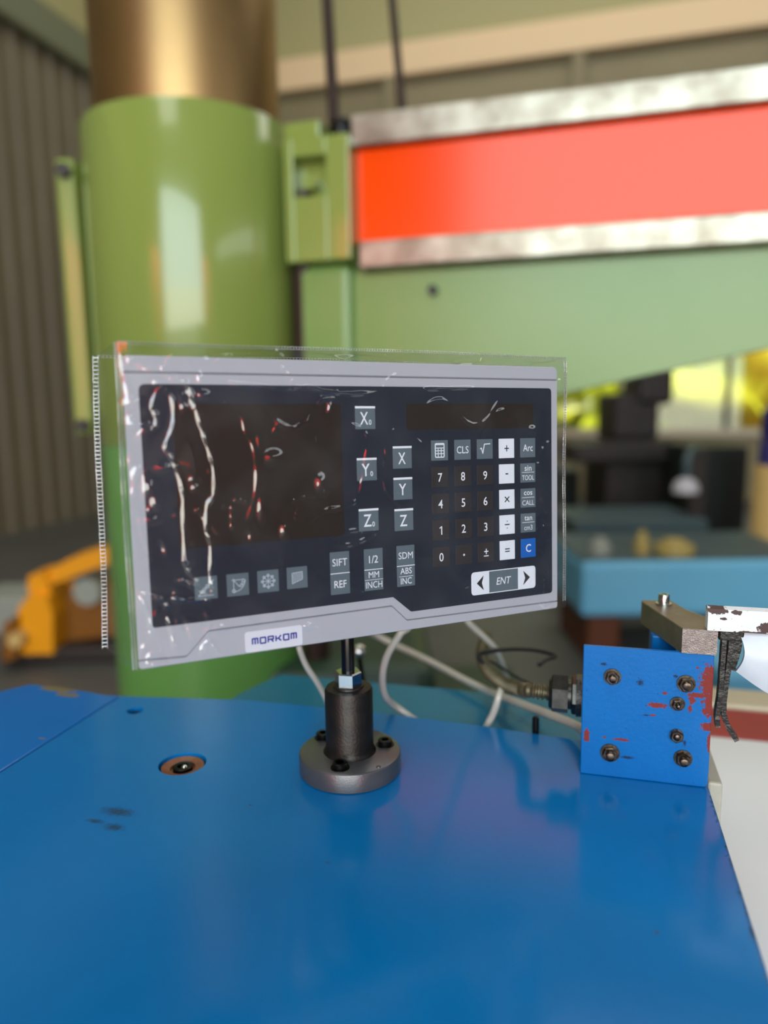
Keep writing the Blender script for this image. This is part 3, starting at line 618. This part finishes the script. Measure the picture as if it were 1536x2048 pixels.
cable('power_cord', 'black cord looped in the air beside the conduit', [W(1010, 1368, .66), W(985, 1345, .66), W(957, 1312, .67), W(985, 1302, .68), W(1030, 1298, .69), W(1075, 1301, .70), W(1112, 1312, .70), W(1092, 1319, .69), W(1078, 1330, .68), W(1062, 1352, .70), W(1040, 1368, .72), W(1005, 1340, .73), W(998, 1326, .72)][:9], .0021, 'cable_black', False)
cable('power_cord', 'thin black cord curving under the conduit bend', [W(960, 1318, .70), W(985, 1324, .70), W(1010, 1340, .70), W(1040, 1358, .70), W(1070, 1372, .70), W(1085, 1392, .66)], .0012, 'cable_black', False)
# black ball lever between the cables
q = W(718, 1302, .78); t = thing('ball_lever', 'small grey ball lever blurred behind the black rod', 'lever', (q.x, .78, q.z))
MB().lathe([(.001, -.008), (.006, -.006), (.009, 0), (.006, .006), (.001, .008)], 20).build('ball', 'zinc', t, 80); MB().tube([(0, 0, -.006), (.004, .02, -.05), (.004, .05, -.12), (.004, .09, -.30)], .003, 8).build('shaft', 'screw', t)

# ------------------------------------------------------------------ display stand
PC = Vector((-.0290, .5285, T+.0002))
st = thing('display_stand', 'black steel flanged stand holding up the digital display', 'stand', PC, ANG)
sc_pos = [(-.035, .5007), (-.0017, .5365), (-.0514, .5441+.006)]
def stl(x, y): d = Vector((x, y, 0))-Vector((PC.x, PC.y, 0)); return (d.dot(EX), d.dot(EY))
MB().lathe([(.0385, 0), (.0392, .0006), (.0392, .0139), (.0388, .0146), (.0381, .0150), (.015, .0150)], 96).build('flange', 'flange_steel', st, 35)
MB().lathe([(.0205, .0150), (.0193, .0163), (.0184, .019), (.0184, .0640), (.0172, .0662), (.0120, .0668), (.0116, .0680), (.0098, .0684)], 72).build('sleeve', 'black_steel', st, 35)
for (x, y) in sc_pos:
    lx, ly = stl(x, y)
    MB().lathe([(.0072, .0151), (.0070, .0154), (.0062, .0155)], 32, (lx, ly, 0)).build('counterbore', 'screw', st, 40)
    s_ = MB().lathe([(.0054, .0154), (.0056, .0160), (.0056, .0188), (.0050, .0193), (.0031, .0193)], 36, (lx, ly, 0)).build('cap_screw', 'screw', st, 40)
    MB().prism([(lx+p_[0], ly+p_[1]) for p_ in hexa(.0031)], .0193, .0166).build('hex_socket', 'hole_dark', s_)
lx, ly = stl(-.0066, .5006); MB().lathe([(.0018, .0151), (.0016, .0156), (.0008, .0156)], 16, (lx, ly, 0)).build('dowel_pin', 'flange_steel', st, 40)
MB().prism(hexa(.0104, (0, 0), .52-ANG+.35), .0685, .0790, c=.0009).build('hex_nut', 'zinc', st, label='bright zinc plated hex nut')
th = [(.0051, .05)]
for k in range(24): th += [(.0051, .079+k*.0016), (.00495, .0798+k*.0016)]
MB().lathe([(.0051, .0692), (.0051, .146), (.004, .148)], 32).build('rod', 'rod', st, 50)

# ------------------------------------------------------------------ digital readout
def panel_root(name, label, cat):
    t = thing(name, label, cat); mm = Matrix((U_, V_, n3)).transposed().to_4x4(); mm.translation = PCN; t.matrix_world = mm; return t
dro = panel_root('digital_readout', 'grey digital readout unit with navy keypad panel on the black stand', 'display')
k1 = .001
def sc(pts): return [(x*k1, y*k1) for x, y in pts]
body = rpoly(sc([(-149.5, -88.6), (149.5, -88.6), (149.5, 88.6), (-149.5, 88.6)]), .004, 4)
hb = MB(); n = len(body)
loops = [(inset(body, .034), -.040), (inset(body, .030), -.039), (inset(body, .0060), -.0090), (inset(body, .0012), -.0072), (body, -.0050), (body, -.0016)]
vs = []; fs = []
for lp, z in loops: vs += [(x, y, z) for x, y in lp]
for k in range(len(loops)-1):
    for i in range(n): j = (i+1) % n; fs.append((k*n+i, k*n+j, (k+1)*n+j, (k+1)*n+i))
fs += [tuple(range(n))[::-1], tuple((len(loops)-1)*n+i for i in range(n))]
hb.add(vs, fs).build('housing', 'housing_side', dro, 30)
MB().prism(rpoly(sc([(-150, 80.0), (150, 80.0), (150, 89), (-150, 89)]), [0, 0, .004, .004]), -.0016, 0, c=.0006).build('front_frame', 'housing', dro, 30)
gv = [(150, -83.6), (23.2, -81.9), (12.0, -70.8), (-109.2, -71.4), (-122.6, -85.0), (-150, -83.4)]
MB().prism(rpoly(sc([(-150, 79.2), (150, 79.2)]+gv), [0, 0, 0, .002, .003, .003, .002, 0]), -.0016, 0, c=.0005).build('front_frame', 'housing', dro, 30)
gw = [(-150, -84.1), (-122.9, -85.7), (-109.5, -72.1), (12.3, -71.5), (23.5, -82.6), (150, -84.3)]
MB().prism(rpoly(sc(gw+[(150, -89), (-150, -89)]), [0, .002, .003, .003, .002, 0, .004, .004]), -.0016, 0, c=.0005).build('front_frame', 'housing', dro, 30)
mem = rpoly(sc([(-141.3, -65.6), (13, -65.1), (26.2, -76.6), (144.8, -76.9), (144.2, 73.7), (-141.8, 73.3)]), [.002, .002, .0015, .003, .003, .004])
MB().prism(mem, 0, .00025).build('membrane', 'membrane', dro)
MB().prism(rpoly(sc([(-124.1, -21.3), (-20.7, -21.0), (-20.7, 62.4), (-124.1, 62.4)]), .0008), .00025, .0004).build('display_window', 'window_brown', dro, label='large smoked brown display window')
MB().prism(rpoly(sc(rect(25.6, 128, 45.4, 62.6)), .0008), .00025, .0004).build('display_window', 'window_brown', dro, label='narrow smoked brown display window above the keypad')
def text_mesh(s, shear=0):
    c_ = bpy.data.curves.new('t', 'FONT'); c_.body = s; c_.size = 1; c_.align_x = 'LEFT'; c_.resolution_u = 3; c_.shear = shear; c_.offset = 0.0 if 'M' in s or 'm' in s or len(s) > 3 else .007 if s in ('cos', 'tan', 'sin') else (.004 if len(s) > 1 else .009)
    o = bpy.data.objects.new('t', c_); COL.objects.link(o); dg = bpy.context.evaluated_depsgraph_get()
    me = bpy.data.meshes.new_from_object(o.evaluated_get(dg)); vs = [tuple(q.co) for q in me.vertices]; fs = [tuple(p.vertices) for p in me.polygons]
    bpy.data.objects.remove(o); bpy.data.meshes.remove(me); return vs, fs
def label_text(s, cx, cy, h, z, ink, parent, wmax=None, xs=.88, name='lettering', shear=0):
    """printed word centred at (cx, cy) mm, capital height h mm"""
    vs, fs = text_mesh(s, shear); xa = [p_[0] for p_ in vs]; ya = [p_[1] for p_ in vs]; sy = h/.70; sx = sy*xs
    w_ = (max(xa)-min(xa))*sx
    if wmax and w_ > wmax: sx *= wmax/w_
    ox = (max(xa)+min(xa))/2; oy = (max(ya)+min(ya))/2 if s not in ('.',) else .05
    if s in ('-', '=', '+', '.', '1/2'): pass
    elif all(ch.isupper() or ch.isdigit() for ch in s): oy = .35
    M_ = MB().add([((cx+(x-ox)*sx)*k1, (cy+(y-oy)*sy)*k1, z) for x, y, _ in vs], fs); return M_.build(name, ink, parent)
KZ = .0006
def key(cx, cy, w_, h_, mt, name='key', bar=False):
    o = MB().prism(rpoly(sc(rect(cx-w_/2, cx+w_/2, cy-h_/2, cy+h_/2)), .0003, 2), .00025, KZ, c=.0001).build(name, mt, dro)
    if bar: MB().prism(sc(rect(cx-w_/2, cx+w_/2, cy+h_/2-1.4, cy+h_/2)), KZ, KZ+.00015).build('white_bar', 'ink_white', o)
    return o
PZ = KZ+.00008
def rule(o, cx, cy, w_, th, ink='ink_white', z=PZ): MB().box((cx-w_/2)*k1, (cx+w_/2)*k1, (cy-th/2)*k1, (cy+th/2)*k1, KZ-.00005, z).build('divider', ink, o)
for s, cx, cy in (('X', -4.1, 53.6), ('Y', -3.9, 20.6), ('Z', -3.5, -12.2)):
    o = key(cx, cy, 14, 14.6, 'key_grey', bar=True); label_text(s, cx-.9, cy-.3, 8.0, PZ, 'ink_white', o, 5.6); label_text('0', cx+3.3, cy-2.9, 3.2, PZ, 'ink_white', o)
for s, cx, cy in (('X', 21.9, 27.5), ('Y', 21.9, 6.9), ('Z', 22.1, -13.8)):
    o = key(cx, cy, 13.9, 14.7, 'key_grey', bar=True); label_text(s, cx-.4, cy-.5, 7.6, PZ, 'ink_white', o, 5.4)
cx_ = [50.2, 68.3, 86.4, 104.6, 123.0]; cy_ = [31.3, 13.3, -4.8, -22.9, -41.3]; kw, kh = 13.0, 13.7
for r in range(4):
    for c in range(3):
        s = ('789', '456', '123', '0.±')[r][c]; x, y = cx_[c], cy_[r+1]
        o = key(x, y, kw, kh, 'key_dark')
        if s == '.': MB().prism([((x+.9*math.cos(q*PI/2))*k1, (y-.2+1.0*math.sin(q*PI/2))*k1) for q in range(4)], KZ, PZ).build('lettering', 'ink_white', o)
        elif s == '±': label_text('+', x+.2, y+.6, 5.6, PZ, 'ink_white', o, 4.0); rule(o, x+.2, y-2.6, 4.0, .7)
        else:
            label_text(s, x+(.5 if s == '1' else 0), y-.2, 5.8, PZ, 'ink_white', o)
            if s == '1': MB().strokes([sc([(x+.5, y+2.4), (x-1.1, y+1.3)])], .0007, PZ).build('lettering', 'ink_white', o)
for r, s in enumerate(('+', '-', 'x', '÷', '=')):
    x, y = cx_[3], cy_[r]; o = key(x, y, kw, kh, 'key_white'); L_ = MB()
    w2 = 1.9
    if s == '+': L_.strokes([sc([(x-w2, y), (x+w2, y)]), sc([(x, y-w2-.3), (x, y+w2+.3)])], .00078, PZ)
    if s == '-': L_.strokes([sc([(x-1.2, y), (x+1.2, y)])], .0009, PZ)
    if s == 'x': L_.strokes([sc([(x-w2, y-w2), (x+w2, y+w2)]), sc([(x-w2, y+w2), (x+w2, y-w2)])], .00078, PZ)
    if s == '÷': L_.strokes([sc([(x-2.1, y), (x+2.1, y)]), sc([(x-.01, y+2.1), (x+.0, y+2.1+.7)]), sc([(x-.01, y-2.1), (x, y-2.8)])], .00078, PZ)
    if s == '=': L_.strokes([sc([(x-2, y+.9), (x+2, y+.9)]), sc([(x-2, y-.9), (x+2, y-.9)])], .00078, PZ)
    L_.build('lettering', 'ink_black', o)
for r, (a, b_) in enumerate((('Arc', None), ('sin', 'TOOL'), ('cos', 'CALL'), ('tan', 'cm3'), ('C', None))):
    x, y = cx_[4], cy_[r]; o = key(x, y, kw, kh, 'key_blue' if a == 'C' else 'key_grey')
    if a == 'Arc': label_text('Arc', x, y, 5.0, PZ, 'ink_white', o, 8.4)
    elif a == 'C': label_text('C', x, y, 5.6, PZ, 'ink_white', o)
    else:
        label_text(a, x, y+3.4, 3.9 if a != 'sin' else 4.2, PZ, 'ink_white', o, 7.4, xs=1.0); rule(o, x, y+.4, 10.6, .35)
        label_text(b_, x, y-3.4, 3.6, PZ, 'ink_white', o, 10.4)
x, y = cx_[0], cy_[0]; o = key(x, y, kw, kh, 'key_grey'); L_ = MB()                      # calculator pictogram
ca = rpoly(sc(rect(x-3.4, x+3.4, y-4.6, y+4.6)), .0007, 2); L_.strokes([ca+[ca[0]]], .0007, PZ); L_.box((x-3)*k1, (x+3)*k1, (y+3.6)*k1, (y+4.4)*k1, KZ, PZ)
L_.strokes([sc([(x-3.2, y+1.6), (x+3.2, y+1.6)]), sc([(x-3.2, y-.2), (x+3.2, y-.2)]), sc([(x-3.2, y-2.2), (x+3.2, y-2.2)]), sc([(x-1.2, y+1.6), (x-1.2, y-4.4)]), sc([(x+1.2, y+1.6), (x+1.2, y-4.4)])], .00055, PZ)
L_.build('pictogram', 'ink_white', o)
o = key(cx_[1], cy_[0], kw, kh, 'key_grey'); label_text('CLS', cx_[1], cy_[0], 4.9, PZ, 'ink_white', o, 9.4)
x, y = cx_[2], cy_[0]; o = key(x, y, kw, kh, 'key_grey'); MB().strokes([sc([(x-4, y+.2), (x-2.9, y+.7), (x-1.8, y-3.0), (x-.4, y+3.4), (x+4.4, y+3.6)])], .0007, PZ).build('pictogram', 'ink_white', o)
o = key(-24.6, -45.1, 13.3, 27.6, 'key_grey'); label_text('SIFT', -24.6, -38.0, 4.7, PZ, 'ink_white', o, 10.2); rule(o, -24.6, -45.2, 13.3, .5); label_text('REF', -24.6, -52.2, 4.7, PZ, 'ink_white', o, 8.4)
o = key(-.9, -45.1, 13.4, 27.6, 'key_grey'); label_text('1/2', -.9, -38.3, 4.9, PZ, 'ink_white', o, 8.4); rule(o, -.9, -45.0, 13.4, .5); label_text('MM', -.9, -48.4, 4.2, PZ, 'ink_white', o, 9.4); rule(o, -.9, -51.8, 13, .3); label_text('INCH', -.9, -55.0, 4.4, PZ, 'ink_white', o, 11.8)
o = key(22.8, -44.9, 13.4, 27.6, 'key_grey'); label_text('SDM', 22.8, -37.8, 4.6, PZ, 'ink_white', o, 10.6); rule(o, 22.8, -44.8, 13.4, .5); label_text('ABS', 22.8, -48.2, 4.2, PZ, 'ink_white', o, 8.6); rule(o, 22.8, -52.0, 10.4, .3); label_text('INC', 22.8, -55.0, 4.3, PZ, 'ink_white', o, 8.2)
# enter group
o = MB().prism(rpoly(sc(rect(74.4, 88.9, -70.6, -55.2)), [.0022, 0, 0, .0022]), .00025, KZ, c=.0001).build('key', 'key_white', dro)
MB().prism(sc([(78.4, -62.9), (84.2, -57.6), (82.6, -62.9), (84.2, -68.2)]), KZ, PZ).build('lettering', 'ink_black', o)
o = MB().prism(sc(rect(88.9, 113.6, -70.6, -55.2)), .00025, KZ).build('key', 'key_grey', dro); label_text('ENT', 101.2, -62.9, 5.2, PZ, 'ink_white', o, 12.6, shear=.2)
o = MB().prism(rpoly(sc(rect(113.6, 128.6, -70.6, -55.2)), [0, .0022, .0022, 0]), .00025, KZ, c=.0001).build('key', 'key_white', dro)
MB().prism(sc([(118.2, -57.6), (124.2, -62.9), (118.2, -68.2), (120.0, -62.9)]), KZ, PZ).build('lettering', 'ink_black', o)
fr = rpoly(sc(rect(74.2, 128.8, -70.8, -55.0)), .0024); MB().strokes([fr+[fr[0]]], .0006, PZ-.00002).build('key_border', 'ink_white', dro)
# four function pictograms
def cring(cx, cy, r, n=12, a0=0, a1=2*PI): return sc([(cx+r*math.cos(a0+(a1-a0)*k/n), cy+r*math.sin(a0+(a1-a0)*k/n)) for k in range(n+1)])
W_ = .00038
x, y = -109.9, -45.5; o = key(x, y, 13.4, 13.6, 'key_grey')
MB().strokes([sc([(x-4.6, y-4.4), (x+4.6, y+4.6)]), sc([(x-4.8, y-4.6), (x+4.4, y-4.6)]), cring(x-1, y-.8, 1.0), cring(x+.8, y+1.0, 1.0), cring(x+2.8, y+3.0, 1.0), sc([(x-4.2, y-1.6), (x-2, y-1.4), (x-.8, y-3.4)])], W_, PZ).build('pictogram', 'ink_dim', o)
x, y = -90.9, -45.6; o = key(x, y, 13.4, 13.6, 'key_grey')
MB().strokes([sc([(x-3.8, y+3), (x+4.2, y+3)]), sc([(x-2.6, y+4), (x-2.6, y-5)]), sc([(x-2.6, y+3), (x+1, y-1.4)]), cring(x-2.6, y+3, 7.2, 14, -PI/2, -.05), cring(x+2, y-.6, .8), cring(x+3, y+.9, .8), cring(x+3.4, y+2.4, .8), cring(x-2.6, y-3.6, 1.0)], W_, PZ).build('pictogram', 'ink_dim', o)
x, y = -72.1, -45.4; o = key(x, y, 13.4, 13.6, 'key_grey'); ln = []
for q in range(8):
    a = q*PI/4; ln += [sc([(x, y), (x+4.6*math.cos(a), y+4.6*math.sin(a))]), cring(x+3.7*math.cos(a), y+3.7*math.sin(a), .8, 6)]
MB().strokes(ln+[cring(x, y, 3.4, 24)], W_, PZ).build('pictogram', 'ink_dim', o)
x, y = -53.4, -45.1; o = key(x, y, 13.4, 13.6, 'key_grey')
tz = [(x-3.4, y+3.0), (x+3.4, y+3.6), (x+3.4, y-1.2), (x-3.4, y-3.6)]; ln = [sc(tz+[tz[0]])]
for q in range(8):
    k_ = -5.6+q*1.45; seg = [x-3.4+.34*t for t in range(21)]                # 45-degree hatching clipped to the outline
    ins_ = [(xx, y+(xx-x)-k_*.9-.4) for xx in seg]; ins_ = [p_ for p_ in ins_ if y-3.6+(p_[0]-x+3.4)/6.8*2.4 <= p_[1] <= y+3.0+(p_[0]-x+3.4)/6.8*.6]
    if len(ins_) > 1: ln.append(sc([ins_[0], ins_[-1]]))
MB().strokes(ln, W_, PZ).build('pictogram', 'ink_dim', o)
# nameplate
o = MB().prism(rpoly(sc(rect(-88.0, -51.2, -88.3, -75.4)), .0020), 0, .0004, c=.0001).build('nameplate', 'sticker', dro, label='small silver white sticker with blue lettering')
GL = {'m': [[(0, 0), (0, 1), (1, 1), (1, 0)], [(.5, 1), (.5, 0)]], 'o': [[(0, 0), (0, 1), (1, 1), (1, 0), (0, 0)]], 'r': [[(0, 0), (0, 1), (1, 1), (1, .5), (.1, .5)], [(.55, .5), (1, 0)]],
      'k': [[(0, 0), (0, 1)], [(.1, .45), (.5, .5), (1, 1)], [(.5, .5), (1, 0)]]}
L_ = MB(); x = -83.9; wl_ = 4.2; hl = 4.4; yb = -84.0
for ch in 'morkom':
    for ln in GL[ch]: L_.strokes([sc([(x+.45+a*(wl_-.9), yb+.45+b_*(hl-.9)) for a, b_ in ln])],   .00095, .00048)
    x += wl_+.75
L_.build('lettering', 'ink_blue', o)
# mounting ear at the back, down to the rod
prot = dro.matrix_world.inverted() @ Vector((PC.x, PC.y, T+.150))
MB().cbox(prot.x-.016, prot.x+.016, prot.y-.004, prot.y+.004, prot.z-.012, -.036, .001).cbox(prot.x-.016, prot.x+.016, prot.y-.004, prot.y+.05, -.0435, -.0385, .001).build('mounting_ear', 'rod', dro)

# ------------------------------------------------------------------ clear plastic cover
cov = panel_root('plastic_cover', 'clear wrinkled plastic cover with welded seams over the grey display', 'cover')
X0, X1, Y0, Y1 = -152.6, 155.2, -88.4, 95.6
NU, NV = 560, 340
gx = np.linspace(X0, X1, NU); gy = np.linspace(Y0, Y1, NV); XX, YY = np.meshgrid(gx, gy)
Hh = np.full_like(XX, 3.4)
Hh += .5*np.sin(XX/37+1)*np.cos(YY/41)+.25*np.sin(XX/17+YY/29)
for _ in range(110):                                                   # soft dents, mostly upright
    cx, cy = rng.uniform(X0, X1), rng.uniform(Y0, Y1); s1 = rng.uniform(2.5, 8); s2 = s1*rng.uniform(1.2, 3.5); th_ = rng.normal(0, .5)
    dx = (XX-cx)*math.cos(th_)+(YY-cy)*math.sin(th_); dy = -(XX-cx)*math.sin(th_)+(YY-cy)*math.cos(th_)
    Hh += rng.normal(0, .16)*np.exp(-(dx/s1)**2-(dy/s2)**2)
def ridge(pts, amp, wd):
    P = [Vector((a, b_, 0)) for a, b_ in pts]; P = bez(P, 5) if len(P) > 2 else P
    D = np.full_like(XX, 1e9); Tt = len(P)-1; tt = np.zeros_like(XX)
    for i, (a, b_) in enumerate(zip(P[:-1], P[1:])):
        x0_, x1_ = min(a.x, b_.x)-4*wd, max(a.x, b_.x)+4*wd; y0_, y1_ = min(a.y, b_.y)-4*wd, max(a.y, b_.y)+4*wd
        ix = np.where((gx >= x0_) & (gx <= x1_))[0]; iy = np.where((gy >= y0_) & (gy <= y1_))[0]
        if len(ix) == 0 or len(iy) == 0: continue
        sl = np.s_[iy[0]:iy[-1]+1, ix[0]:ix[-1]+1]; xx = XX[sl]; yy = YY[sl]; d = b_-a; l2 = max(1e-6, d.x*d.x+d.y*d.y)
        t = np.clip(((xx-a.x)*d.x+(yy-a.y)*d.y)/l2, 0, 1); dd = np.hypot(xx-a.x-t*d.x, yy-a.y-t*d.y)
        m_ = dd < D[sl]; q = D[sl]; q[m_] = dd[m_]; D[sl] = q; q = tt[sl]; q[m_] = ((i+t)/Tt)[m_]; tt[sl] = q
    taper = np.clip(np.minimum(tt, 1-tt)*8, 0.15, 1)
    return amp*taper*(.78+.32*np.sin(tt*Tt*1.3+len(P)))*np.exp(-(D/wd)**2)
BR_ = [[(-148,88),(-135,80),(-123,77),(-116,74),(-112,64),(-109,50),(-106,40),(-103,27),(-103,11),(-107,3),(-108,-11),(-106,-20),(-107,-38),(-107,-47),(-109,-51)],
 [(-130,71),(-124,64),(-124,50),(-129,39),(-125,30),(-121,14),(-121,-4),(-121,-28),(-119,-35),(-114,-43),(-110,-51)],
 [(-131,71),(-135,61),(-133,55),(-134,50),(-137,48)], [(-149,51),(-143,51),(-137,50)], [(-135,73),(-127,75),(-115,74)],
 [(-127,-38),(-120,-41),(-113,-48),(-109,-52),(-115,-52),(-127,-50),(-130,-47)], [(-148,-43),(-142,-46),(-135,-50),(-132,-55)],
 [(-148,-44),(-143,-58),(-142,-70)], [(-133,-58),(-131,-70),(-130,-80)], [(-115,-88),(-114,-80),(-110,-77),(-107,-82),(-104,-88)],
 [(-93,74),(-84,73),(-60,71),(-44,72),(-31,69),(-14,68),(7,70)], [(36,72),(55,72),(79,73)]]
for p_ in BR_: Hh += ridge(p_, 1.0, 1.05)+ridge([(a+rng.normal(0, .5), b_+rng.normal(0, .5)) for a, b_ in p_], -.35, .55)
FT = [[(-85,65),(-83,47),(-78,35),(-78,11),(-85,-10)], [(-74,65),(-61,50),(-48,49),(-34,65),(-29,60),(-35,54)],
 [(-21,59),(-18,51),(-8,46),(-4,39),(-7,23),(-11,4),(-20,-2),(-37,-5),(-50,-14)], [(10,39),(7,23),(8,7),(18,-4),(19,-14)], [(28,42),(37,32),(42,12),(43,-16)],
 [(100,69),(89,55),(79,41),(74,21)], [(114,32),(119,24),(125,20),(134,19)], [(130,-1),(134,-7),(137,-18),(133,-34)], [(136,33),(141,36),(139,42)], [(138,-29),(143,-19),(141,-41)],
 [(-148,37),(-149,28),(-147,20),(-149,9)], [(-136,-86),(-144,-86),(-145,-84),(-143,-78)], [(-151,92),(-149,75),(-147,64)], [(-31,-22),(-17,-18),(-1,-20),(-10,-25),(-20,-27),(-29,-25)],
 [(-65,-71),(-53,-75),(-47,-76)], [(129,-79),(136,-86),(143,-82)], [(29,55),(51,65),(75,48),(100,58),(114,44)]]
for p_ in FT: Hh += ridge(p_, .42, 1.5)
for (a, b_, ra, rb) in [(-139,15,3.0,4.0),(-136,7,2.5,4.0),(-75,38,1.8,6.6),(-75,1,2.8,7.9),(-61,-15,2.9,4.3),(-146,25,2.7,2.8),(-131,26,3.9,1.7),(-139,-3,4.4,2.0),(-115,19,1.7,1.4),(-114,14,1.7,1.7),
    (-113,1,1.7,1.2),(-147,63,4.8,2.5),(-143,51,5.9,1.7),(-107,67,4.0,2.3),(-103,-70,6.0,2.7),(-47,-76,5.3,2.6),(-79,-87,5.0,2.8),(125,44,4.4,2.9),(-66,30,6.3,4.2),(-36,13,4.0,5.6)]:
    q = ((XX-a)/ra)**2+((YY-b_)/rb)**2; Hh += .30*min(ra, rb)*np.exp(-q)
for _ in range(60):                                                   # faint random creases
    cx, cy = rng.uniform(X0+5, X1-5), rng.uniform(Y0+5, Y1-5); a = rng.normal(PI/2, .6); L_ = rng.uniform(6, 26); c_ = rng.normal(0, .35); pts = []
    for k in range(4): pts.append((cx, cy)); cx += math.cos(a)*L_/3; cy += math.sin(a)*L_/3; a += c_
    Hh += ridge(pts, rng.uniform(.08, .26), rng.uniform(.7, 1.3))
for _ in range(70):                                                    # small sharp puckers, most near the two upright edges
    cx = X0+abs(rng.normal(0, 34)) if rng.rand() < .6 else X1-abs(rng.normal(0, 22)); cy = rng.uniform(Y0+4, Y1-8); s1 = rng.uniform(.8, 2.0); s2 = s1*rng.uniform(1, 3); th_ = rng.normal(0, .7)
    dx = (XX-cx)*math.cos(th_)+(YY-cy)*math.sin(th_); dy = -(XX-cx)*math.sin(th_)+(YY-cy)*math.cos(th_)
    Hh += rng.choice([-1, 1])*s1*rng.uniform(.12, .32)*np.exp(-(dx/s1)**2-(dy/s2)**2)
ew = np.clip(np.minimum(XX-X0, X1-XX)/8, 0, 1); ew = 1-(1-ew)**2; Hh = Hh*ew+3.4*(1-ew)
Hh = np.maximum(Hh, 1.2)
vs = np.stack([XX*k1, YY*k1, Hh*k1], -1).reshape(-1, 3)
i0 = (np.arange(NV-1)[:, None]*NU+np.arange(NU-1)[None, :]).reshape(-1)
fs = np.stack([i0, i0+1, i0+NU+1, i0+NU], -1)
def grid_obj(name, vs, fs, mt, parent):
    me = bpy.data.meshes.new(name); me.vertices.add(len(vs)); me.vertices.foreach_set('co', vs.astype(np.float32).ravel())
    me.loops.add(len(fs)*4); me.loops.foreach_set('vertex_index', fs.astype(np.int32).ravel()); me.polygons.add(len(fs)); me.polygons.foreach_set('loop_start', np.arange(len(fs), dtype=np.int32)*4)
    me.update(calc_edges=True); me.materials.append(M[mt]); me.shade_smooth(); o = bpy.data.objects.new(name, me); COL.objects.link(o); o.parent = parent; return o
grid_obj('front_sheet', vs, fs, 'film', cov)
def side_sheet(name, fx, nu=40, nv=160, amp=1.2, seed=1):
    r_ = np.random.RandomState(seed); a = np.linspace(0, 1, nu); b_ = np.linspace(0, 1, nv); A, B = np.meshgrid(a, b_); V3 = fx(A, B)
    w_ = np.zeros_like(A)
    for _ in range(26):
        w_ += r_.normal(0, 1)*np.exp(-((A-r_.uniform(0, 1))/r_.uniform(.05, .2))**2-((B-r_.uniform(0, 1))/r_.uniform(.02, .12))**2)
    V3 = V3+(w_*amp*np.sin(A*PI))[..., None]*np.array(fx.n)
    i0 = (np.arange(nv-1)[:, None]*nu+np.arange(nu-1)[None, :]).reshape(-1); grid_obj(name, (V3*k1).reshape(-1, 3), np.stack([i0, i0+1, i0+nu+1, i0+nu], -1), 'film_side', cov)
BXT, BXB = -160.0, -164.5                                             # flared rear edge, left side: x at top and bottom
def fl(A, B): x = X0+(BXB*(1-B)+BXT*B-X0)*A; y = Y0+(Y1-Y0)*B; y = y+A*(-2.5*(B)+3.5*(1-B)); return np.stack([x, y, 3.4-46.4*A], -1)
fl.n = (1, 0, 0); side_sheet('side_sheet', fl, seed=3)
def fr_(A, B): x = X1+(0-2.0*np.sin(B*5)*.4)*A+1.0*A; y = Y0+(Y1-Y0)*B+A*(1-B)*4; return np.stack([x, y, 3.4-46.4*A], -1)
fr_.n = (1, 0, 0); side_sheet('side_sheet', fr_, seed=8)
def ft(A, B): x = X0+(X1-X0)*B+A*(BXT-X0)*(1-B); y = Y1+0*A-2.0*A+1.2*np.sin(B*9)*A; return np.stack([x, y, 3.4-47.4*A], -1)
ft.n = (0, 1, 0); side_sheet('top_sheet', ft, 40, 200, 1.6, 12)
# seams: rails with small stitch beads, joined as one part each
def seam(name, P0, P1, wdir, wd, step, rail=.28, bead=.45, wav=.5, seed=1):
    r_ = random.Random(seed); P0 = Vector(P0); P1 = Vector(P1); L_ = (P1-P0).length; n = int(L_/step); d = (P1-P0).normalized(); wv = Vector(wdir).normalized()
    nrm = d.cross(wv); mb = MB(); ph = r_.uniform(0, 6)
    def pt(t): return P0+d*(t*L_)+wv*(wav*math.sin(t*7+ph))+nrm*(wav*.6*math.sin(t*11+ph))
    for s_ in (-1, 1): mb.tube([(pt(k/60)+wv*(s_*wd/2))*k1 for k in range(61)], rail*k1, 6)
    a = pt(0)
    for k in range(n):
        c_ = pt((k+.5)/n); mb.tube([(c_-wv*wd/2)*k1, c_*k1, (c_+wv*wd/2)*k1], bead*k1*.6, 6)
    return mb.build(name, 'seam', cov, 60)
seam('rear_left_seam', (BXB, Y0+3.5, -43), (BXT, Y1-2.5, -43), (1, 0, .2), 3.0, 2.4, .32, .8, .5, 2)
seam('front_left_seam', (X0, Y0, 1), (X0, Y1, 1.5), (1, 0, -.35), 2.2, 1.5, .3, .55, .35, 3)
seam('front_right_seam', (X1+.8, Y0+4, 0), (X1+.8, Y1-2, 1), (1, 0, -.2), 2.4, 1.9, .34, .7, .45, 4)
seam('front_top_seam', (X0+1, Y1, 3), (X1, Y1, 3), (0, 1, .2), 1.5, 1.8, .2, .45, .5, 5)
seam('rear_top_seam', (BXT+1, Y1-2, -43), (X1, Y1-1, -43), (0, 1, .2), 1.4, 2.2, .18, .45, .8, 6)
